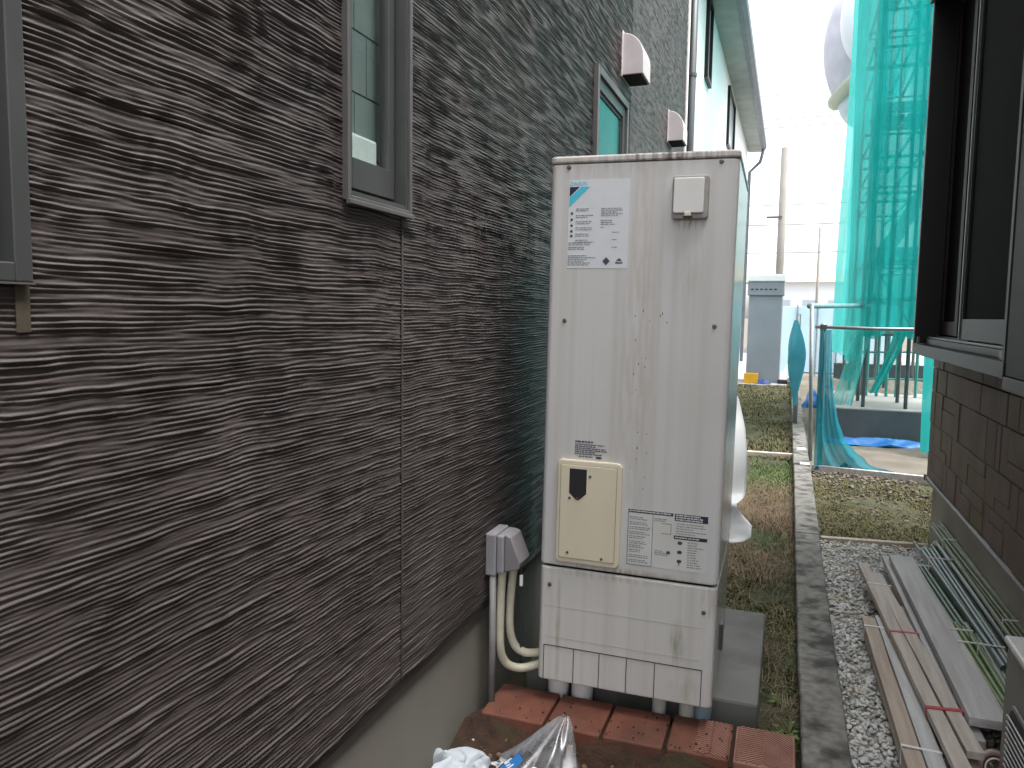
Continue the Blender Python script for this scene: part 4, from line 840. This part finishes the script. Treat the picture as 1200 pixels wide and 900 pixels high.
stakes('shiny blue-green capped stakes in the middle of the stake pile', (.835,4.98,.105),(.876,3.30,.105), 14, .0090, M_STK2, 6, (.22,), 2, 1.0, M_STK4)
stakes('thin olive stakes leaning highest along the foundation', (.912,5.28,.160),(.933,3.40,.160), 10, .0075, M_STK3, 4, (.22,.88), 3, .9)
stakes('bright green stakes lying nearest the white outdoor unit', (.752,3.70,.095),(.772,2.90,.095), 5, .008, M_STK5, 4, (.05,.22), 4, 1.0)
stakes('pale whitish green stakes on top of the dark green ones', (.826,3.76,.110),(.822,2.95,.110), 5, .0085, M_STK4, 4, (.35,), 5, 1.0)
stakes('dull brown-green stakes buried lowest in the stake pile', (.84,4.75,.02),(.87,3.1,.02), 12, .012, [M_STK1, M_STK3], 6, (.5,), 6, 1.2)
stakes('short grey stakes showing their ends beside the grey board', (.742,4.78,.03),(.775,3.9,.03), 5, .009, [M_STK4, M_STK1], 3, (.1,), 8, 1.3)
rk = IV*np.array([.035,.12,.03])*(1+.18*np.sin(IV[:, [1,2,0]]*3.1)); plain('brown_stone', 'smooth brown stone in the dark gap between grey board and stakes', 'stone', MB().add([(0.775+a+.12*b, 4.02+b, .035+c) for a, b, c in rk], [tuple(f) for f in IF]), mat('brown_rock', (0.15,0.115,0.09), (0.20,0.16,0.13), 9, rough=.7), smooth=True)
# ------------------------------------------------------------------ outdoor unit in the near right corner
ac = thing('outdoor_unit', 'pale air conditioner outdoor unit with curved grille in the near right corner', 'outdoor unit', (0.80, 2.25, 0))
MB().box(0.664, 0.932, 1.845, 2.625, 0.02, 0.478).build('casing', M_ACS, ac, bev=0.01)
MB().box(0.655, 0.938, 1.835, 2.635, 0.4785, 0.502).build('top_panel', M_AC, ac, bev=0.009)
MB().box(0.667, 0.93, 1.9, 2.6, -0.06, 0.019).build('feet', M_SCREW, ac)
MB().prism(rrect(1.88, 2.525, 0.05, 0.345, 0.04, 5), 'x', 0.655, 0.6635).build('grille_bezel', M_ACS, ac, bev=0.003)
gr_ = MB().prism(rrect(1.895, 2.512, 0.062, 0.333, 0.034, 5), 'x', 0.6535, 0.6549).build('grille', M_BLACK, ac)
for k in range(14):
    z = 0.075+k*0.0185
    MB().tube(curve([(0.654,2.507,z-.016),(0.646,2.500,z-.006),(0.642,2.484,z),(0.642,2.44,z+.003),(0.642,2.2,z+.005),(0.642,1.90,z+.005)], 4), .0024, 6).build('grille_bar', M_AC, gr_, smooth=True)
tr = thing('tape_roll', 'pinkish tape roll on edge beside the near end of the boards', 'tape roll', (0.672, 2.74, 0.0))
def torus(c, R_, r_, ax, n=24): 
    u, v = Vector(ax[0]), Vector(ax[1]); return MB().tube([Vector(c)+u*math.cos(a)*R_+v*math.sin(a)*R_ for a in [2*math.pi*k/n for k in range(n+1)]], r_, 8, caps=False)
AX = ((1,.15,0),(0,.35,.94))
torus((0.680,2.74,0.025), .040, .010, AX).build('roll', mat('pink_tape', (0.36,0.25,0.22), (0.44,0.32,0.29), 20, rough=.3), tr, smooth=True)
torus((0.682,2.725,0.025), .029, .003, AX).build('core', M_WBAND, tr, smooth=True)
torus((0.680,2.75,0.025), .020, .010, AX).build('inner', mat('tape_core', (0.14,0.07,0.04), rough=.5), tr, smooth=True)

# ================================================================== PIPE FENCE WITH CYAN NET
pf = thing('pipe_fence', 'galvanised pipe fence carrying a loose blue-green net', 'fence', (0.31, 8.1, 0))
MB().tube([(0.345,8.1,-.15),(0.315,8.1,1.40)], .024, 10).build('post', M_PIPEST, pf, smooth=True)
MB().tube([(0.24,8.12,1.365),(0.8,8.1,1.355),(1.35,8.06,1.36)], .017, 10).build('rail', M_PIPEST, pf, smooth=True)
MB().tube([(1.32,8.05,-.15),(1.32,8.05,1.42)], .024, 10).build('post', M_PIPEST, pf, smooth=True)
MB().box(0.285,0.345,8.06,8.14,1.33,1.39).build('clamp', M_SCREW, pf, bev=.006)
XR = [(1.34,.39),(0.95,.41),(0.70,.44),(0.45,.49),(0.27,.56),(0.14,.68),(0.06,.82),(0.01,1.0),(-0.03,1.28)]
def xr(z):
    for (za, xa), (zb_, x2) in zip(XR[:-1], XR[1:]):
        if za >= z >= zb_: return xa+(x2-xa)*(za-z)/(za-zb_)
    return XR[0][1] if z > 1 else XR[-1][1]
nf = noise2(41, 71, 3, 8, 91)
def P(u, v):
    z = 1.34-1.37*v; r = xr(z); x = .285+(r-.285)*u
    return (x, 8.05+.018*nf[int(round(u*40)), int(round(v*70))]+.03*math.sin(u*17+v*4)*(.3+v)-.05*v, z-.03*u*(v > .9)+.015*math.sin(u*20)*(v > .95))
plain('fence_net', 'torn cyan net draped from the pipe fence post down to the board', 'net', MB().grid(P, 40, 70), M_NETC, smooth=True, fix=False)
P3 = lambda u, v: (.52+.72*u, 7.95+.05*v+.02*math.sin(u*31), -.045+.07*(1-u)*math.sin(math.pi*min(v,1))*(1+.5*math.sin(u*23))+.004)
plain('fallen_net', 'bunched cyan net fallen along the grey base board', 'net', MB().grid(P3, 50, 8), M_NETC, smooth=True, fix=False)
tf = thing('gate_frame', 'taller thin pipe frame just behind the netted pipe fence', 'frame', (0.2, 8.7, 0))
MB().tube([(0.275,8.7,-.15),(0.215,8.7,1.60)], .022, 10).build('post', M_PIPEST, tf, smooth=True)
MB().tube([(0.19,8.7,1.575),(0.95,10.92,1.62)], .028, 10).build('top_rail', mat('teal_pipe', (0.12,0.28,0.30), (0.17,0.34,0.36), 6, rough=.4), tf, smooth=True)
def P(u, v):
    a = 2*math.pi*u; r = (.025+.085*max(0,math.sin(math.pi*min(1,v**.8*1.02)))**1.5*(1+.25*math.sin(a*3+v*4)))
    return (0.085+.03*v+r*math.cos(a)*(1.0 if v < .7 else 1.0), 11.0+r*math.sin(a), 1.42-1.15*v)
plain('net_bundle', 'bunched cyan net hanging in a cone above the far end of the kerb', 'net', MB().grid(P, 40, 24), mat('cyan_bundle', (0.025,0.22,0.29), (0.05,0.30,0.37), 3, rough=.7), smooth=True, fix=False)
plain('bundle_post', 'thin stake the cone of bunched cyan net is tied to', 'post', MB().tube([(0.13,11.08,-.15),(0.115,11.08,1.5)], .03, 8), M_PIPEST, smooth=True)

# ================================================================== SCAFFOLD, NETS, SLAB of the building site
plain('slab', 'grey concrete slab of the building site under the green nets', 'slab', MB().box(0.57, 4.2, 10.8, 15.0, -0.3, 0.30), M_CONCL, bev=.02)
plain('slab_face', 'dark upright face of the site slab behind the blue tarp', 'kerb', MB().box(0.60, 4.15, 10.77, 10.798, -0.2, 0.285), M_CONCD, bev=.005)  # thin sheet over the slab front, darker than the slab top
cloth('blue_tarp', 'crumpled blue tarp along the foot of the site slab', 'tarp', 1.15, 10.45, 0.62, 0.22, 0.07, M_TARP, 101, z=-.10)
sc = thing('scaffold', 'steel scaffold with decks and braces wrapped in green safety nets', 'scaffold', (1.0, 11.5, 0))
PX, PY, ZT = [0.95, 1.45, 2.05, 2.75], [10.95, 11.75, 13.4, 14.9], 8.6
for x in PX:
    for y in PY: MB().tube([(x,y,.29),(x,y,ZT)], .024, 8).build('post', M_SCAF, sc, smooth=True)
for z in [1.25+.0, 1.7, 2.15, 3.05, 3.5, 3.95, 4.85, 5.3, 5.75, 6.65, 7.1, 7.55]:
    for y in PY[:3]: MB().tube([(0.85,y+.03,z),(2.9,y+.03,z)], .019, 6).build('ledger', M_SCAF, sc)
    for x in PX[:2]: MB().tube([(x+.03,10.6,z+.03),(x+.03,15,z+.03)], .019, 6).build('transom', M_SCAF, sc)
for z in (2.2, 4.0, 5.8, 7.6):
    for i, x in enumerate((1.0, 1.28, 1.56, 1.84, 2.12, 2.4)): MB().box(x, x+.25, 10.98, 11.72, z-.02, z+.02).build('deck', M_DECK, sc)
    MB().box(0.93, 2.8, 10.93, 10.94, z+.02, z+.16).build('toe_board', M_DECK, sc)
for k, z in enumerate((0.4, 2.2, 4.0, 5.8)):
    a, b = ((.95, z), (2.05, z+1.8)) if k % 2 else ((2.05, z), (.95, z+1.8))
    MB().tube([(a[0],10.91,a[1]),(b[0],10.91,b[1])], .018, 6).build('brace', M_SCAF, sc); MB().tube([(.98,10.75 if k%2 else 11.65,z),(.98,11.65 if k%2 else 10.75,z+1.8)], .018, 6).build('brace', M_SCAF, sc)
for z0 in (2.2, 5.8):                                                 # stairs between decks
    stt = MB(); stt.beam((1.15,11.9,z0),(2.05,11.9,z0+1.8),.05,.14); stt.beam((1.15,12.4,z0),(2.05,12.4,z0+1.8),.05,.14); st_ = stt.build('stair', M_DECK, sc)
    for k in range(8): MB().box(1.2+k*.11,1.33+k*.11,11.92,12.38,z0+.15+k*.22,z0+.18+k*.22).build('tread', M_DECK, st_)
for i, x in enumerate((1.0,1.13,1.27,1.40,1.53,1.66,1.79,1.92,2.05)):                      # barrier uprights seen through the opening, net tint painted into their colour
    MB().tube([(x,12.6,.3),(x,12.6,1.3)], .022, 6).build('barrier_post', M_TEAL, sc)
for z in (.55, .95, 1.28): MB().tube([(.9,12.6,z),(2.6,12.6,z+.04)], .016, 6).build('barrier_rail', M_TEAL, sc)
def net(label, fn, nu, nv, m, seed, amp=.05, nrm=(0,1,0)):
    f = noise2(nu+1, nv+1, max(1, nu/26), nv/5, seed); f2 = noise2(nu+1, nv+1, max(1, nu/10), nv/3, seed+1)
    def P(u, v):
        p = fn(u, v); i, j = int(round(u*nu)), int(round(v*nv)); d = amp*(.6*f[i,j]+.8*f2[i,j]); return (p[0]+nrm[0]*d, p[1]+nrm[1]*d, p[2]+nrm[2]*d)
    return tag(MB().grid(P, nu, nv).build('safety_net', m, smooth=True, fix=False), label, 'net', 'green nets on the scaffold')
net('pale green net on the side of the scaffold facing the rippled house', lambda u, v: (.84-.10*v*(1-u)-.03*v, 10.5+4.2*(1-u), 8.8-7.9*v), 60, 60, M_NETP, 111, .07, (1,0,0))
net('green net on the front of the scaffold left half with gaps', lambda u, v: (.86+.66*u, 10.52-.05*u, 8.8-7.55*v-.05*math.sin(u*9)), 60, 80, M_NETG, 113, .04)
net('brightest green net on the front of the scaffold right half reaching the ground', lambda u, v: (1.48+1.7*u-.02*v, 10.30+.06*u-.55*v*v, 8.8-8.85*v), 90, 60, M_NETG2, 115, .05)
net('deep green net on the rear face of the scaffold', lambda u, v: (.9+2.2*u, 14.95, 8.8-7.5*v), 60, 40, M_NETG, 117, .05)
net('gathered strip of green net swept to one side over the slab', lambda u, v: (1.22+.17*u-.25*v**1.3+(.02)*math.sin(u*12)-.06*u*v, 10.55+.05*math.sin(u*14), 1.32-.80*v), 24, 24, M_NETG2, 119, .02)
net('short tuft of green net gathered at the left foot of the scaffold', lambda u, v: (.80+.16*u-.28*v*(1-u*.3)+.02, 10.6+.05*math.sin(u*11), 1.35-1.0*v), 24, 30, M_NETP, 121, .03)
plain('clamped_tube', 'loose scaffold tube clamped outside the net near the bronze window', 'tube', MB().tube([(1.36,9.55,4.55),(1.60,9.62,4.72)], .028, 8).tube([(1.545,9.6,4.2),(1.60,9.6,6.2)], .032, 8), M_PIPEST, smooth=True)
# soil heap and dark barrier behind the slab
struct(patch('soil_heap', 0.7, 4.0, 12.9, 14.6, 0.30, 0.06, 0.03, 0.15, 131, M_SITE, lambda X, Y: .16*np.exp(-((Y-13.9)/.5)**2)*(1+.3*np.sin(X*5))-.04))
db = thing('site_barrier', 'low dark barrier with pale openings at the back of the slab', 'barrier', (2, 15.2, .3))
MB().box(0.8, 4.0, 15.2, 15.25, 0.30, 0.62).build('panel', mat('barrier_dark', (0.05,0.07,0.08), rough=.6), db)
for k in range(10): MB().box(.9+k*.28,1.08+k*.28,15.185,15.198,.64,.70).build('reflector', M_PAPER, db)
MB().box(0.8,4.0,15.2,15.25,.622,.64).build('rail', M_SCAF, db)

# ------------------------------------------------------------------ round white vessel rising behind the netting
dm = thing('round_tank', 'big round whitish drum with beige band rising behind the green nets', 'tank', (1.12, 18.2, 7))
def lathe_sphere(c, rx, ry, rz, n=32, k=18): 
    return MB().grid(lambda u, v: (c[0]+rx*math.sin(math.pi*v)*math.cos(2*math.pi*u), c[1]+ry*math.sin(math.pi*v)*math.sin(2*math.pi*u), c[2]+rz*math.cos(math.pi*v)), n, k)
C0 = (1.30, 18.2, 7.15)
lathe_sphere(C0, .88, .85, 1.45).build('shell', M_DOMEG, dm, smooth=True)
lathe_sphere((1.32,17.4,7.42), .62, .30, .98).build('disc_cover', M_DOMEW, dm, smooth=True)
th = math.radians(40)
band_ = [Vector(C0)+Vector((math.cos(a)*.66*math.cos(th)-.10, math.sin(a)*.70-.05, math.cos(a)*.66*math.sin(th)-.70)) for a in [2*math.pi*k/40 for k in range(41)]]
MB().tube(band_, .14, 8, caps=False).build('band', M_DOMEB, dm, smooth=True)
lathe_sphere((1.22,18.1,6.2), .50, .5, .75).build('cone', mat('dome_bluegrey', (0.36,0.44,0.48), (0.50,0.56,0.60), 3, rough=.5), dm, smooth=True)
MB().tube([(1.3,18.2,5.8),(1.3,18.2,-.1)], .18, 10).build('leg', M_SCAF, dm, smooth=True)

# ------------------------------------------------------------------ far end of the passage
cb = thing('grey_cabinet', 'tall grey cabinet with white top band at the end of the lawn', 'cabinet', (-0.5, 18.8, 0))
MB().box(-0.90, -0.17, 18.55, 19.2, -0.045, 1.94).build('body', M_CAB, cb, bev=.015)
MB().box(-0.93, -0.135, 18.5, 19.22, 1.945, 2.26).build('vent_band', M_CAB, cb, bev=.02); MB().box(-0.96, -0.12, 18.46, 19.25, 2.265, 2.42).build('top_band', M_CABW, cb, bev=.02)
for k in range(6): MB().box(-0.86+.1*k,-0.80+.1*k,18.49,18.498,2.07,2.10).build('vent_slot', M_BLACK, cb)
MB().box(-0.165,-0.150,18.6,18.66,-.04,1.9).build('corner_strip', M_CABW, cb)
cr = plain('crate', 'yellow plastic crate at the foot of the grey cabinet', 'crate', MB().box(-0.92,-0.62,18.15,18.4,-0.04,.02).box(-0.92,-0.62,18.15,18.18,.02,.18).box(-0.92,-0.62,18.37,18.4,.02,.18).box(-0.92,-0.89,18.181,18.369,.02,.18).box(-0.65,-0.62,18.181,18.369,.02,.18), M_YEL, bev=.006)
cloth('blue_rag', 'dark blue cloth lying between yellow crate and grey cabinet', 'rag', -0.52, 18.2, .16, .12, .10, M_BLUED, 141, n=20)
plain('dark_bar', 'short dark block lying right of the grey cabinet', 'block', MB().box(-0.20,0.02,18.35,18.5,-.045,.05), M_BLACK, bev=.02)
for i, (x, y, h, r_) in enumerate(((-0.39, 28, 7.15, .125), (0.98, 33, 5.0, .05), (-0.56, 34, 4.2, .07))):
    up_ = thing('utility_pole', ['thick pale concrete utility pole rising above the grey cabinet','thin far pole in front of the tan roofed house','faint thin pole just left of the thick utility pole'][i], 'pole', (x, y, 0), 'poles along the far road')
    MB().tube([(x,y,-.2),(x,y,h)], [r_*1.15, r_], 12).build('shaft', M_POLE, up_, smooth=True)
    if i == 0: MB().box(x-.50,x,y-.15,y-.07,4.80,4.87).build('crossarm', M_SCREW, up_)
WL = [(4.95, 28.1), (5.9, 30.2), (8.9, 31.2), (9.3, 31.6), (10.4, 32.4), (4.1, 29.3)]
WT = ['lowest','fourth highest','third highest','second highest','topmost','lower far']
for i, (z, y) in enumerate(WL):
    mb = MB().tube([(-9+18*k/16, y, z-.35*(1-((k-8)/8)**2)+.06*(k-8)*.1) for k in range(17)], .018, 5)
    plain('power_line', f'{WT[i]} of the thin power lines crossing the white sky', 'cable', mb, M_WIRE)
MB_ = MB().tube([(-1.2,22.6,5.4),(-0.9,21,4.4)], .01, 5)
fh = thing('far_house', 'distant low house with tan roof right of the utility pole', 'house', (0.5, 36, 0))
MB().box(-1.6, 2.4, 35, 40, -.1, 3.0).build('wall', M_FARW, fh)
MB().add([(-1.9,34.6,2.95),(2.7,34.6,2.95),(2.7,40.4,2.95),(-1.9,40.4,2.95),(-.2,37.5,3.95),(1.1,37.5,3.95)], [(0,1,5,4),(1,2,5),(2,3,4,5),(3,0,4),(3,2,1,0)]).build('roof', M_ROOFTAN, fh)
for x in (-0.6, 0.5, 1.5): MB().box(x,x+.6,34.96,34.998,1.0,2.2).build('window', mat('far_pane', (0.4,0.45,0.5), rough=.2), fh)
sf = thing('site_hoarding', 'pale blue-white sheet hoarding in front of the distant house', 'fence', (0.4, 22, 0))
for k in range(6): MB().box(-0.3+.5*k, .19+.5*k, 22.0, 22.04, .0, 1.75).build('panel', M_FARB, sf, bev=.005)
for k in range(7): MB().tube([(-0.305+.5*k,21.97,-.1),(-0.305+.5*k,21.97,1.8)], .02, 6).build('post', M_PIPEST, sf)
cloth('blue_pile', 'blue and white plastic sheeting heaped past the far kerb end', 'sheeting', 0.42, 14.3, .22, .3, .35, M_TARP, 151, n=24, z=-.1)
cloth('white_pile', 'white sheeting heaped beside the kerb end near the cabinet', 'sheeting', 0.02, 20.2, .14, .2, .5, M_SHEET, 161, n=24, z=-.1)
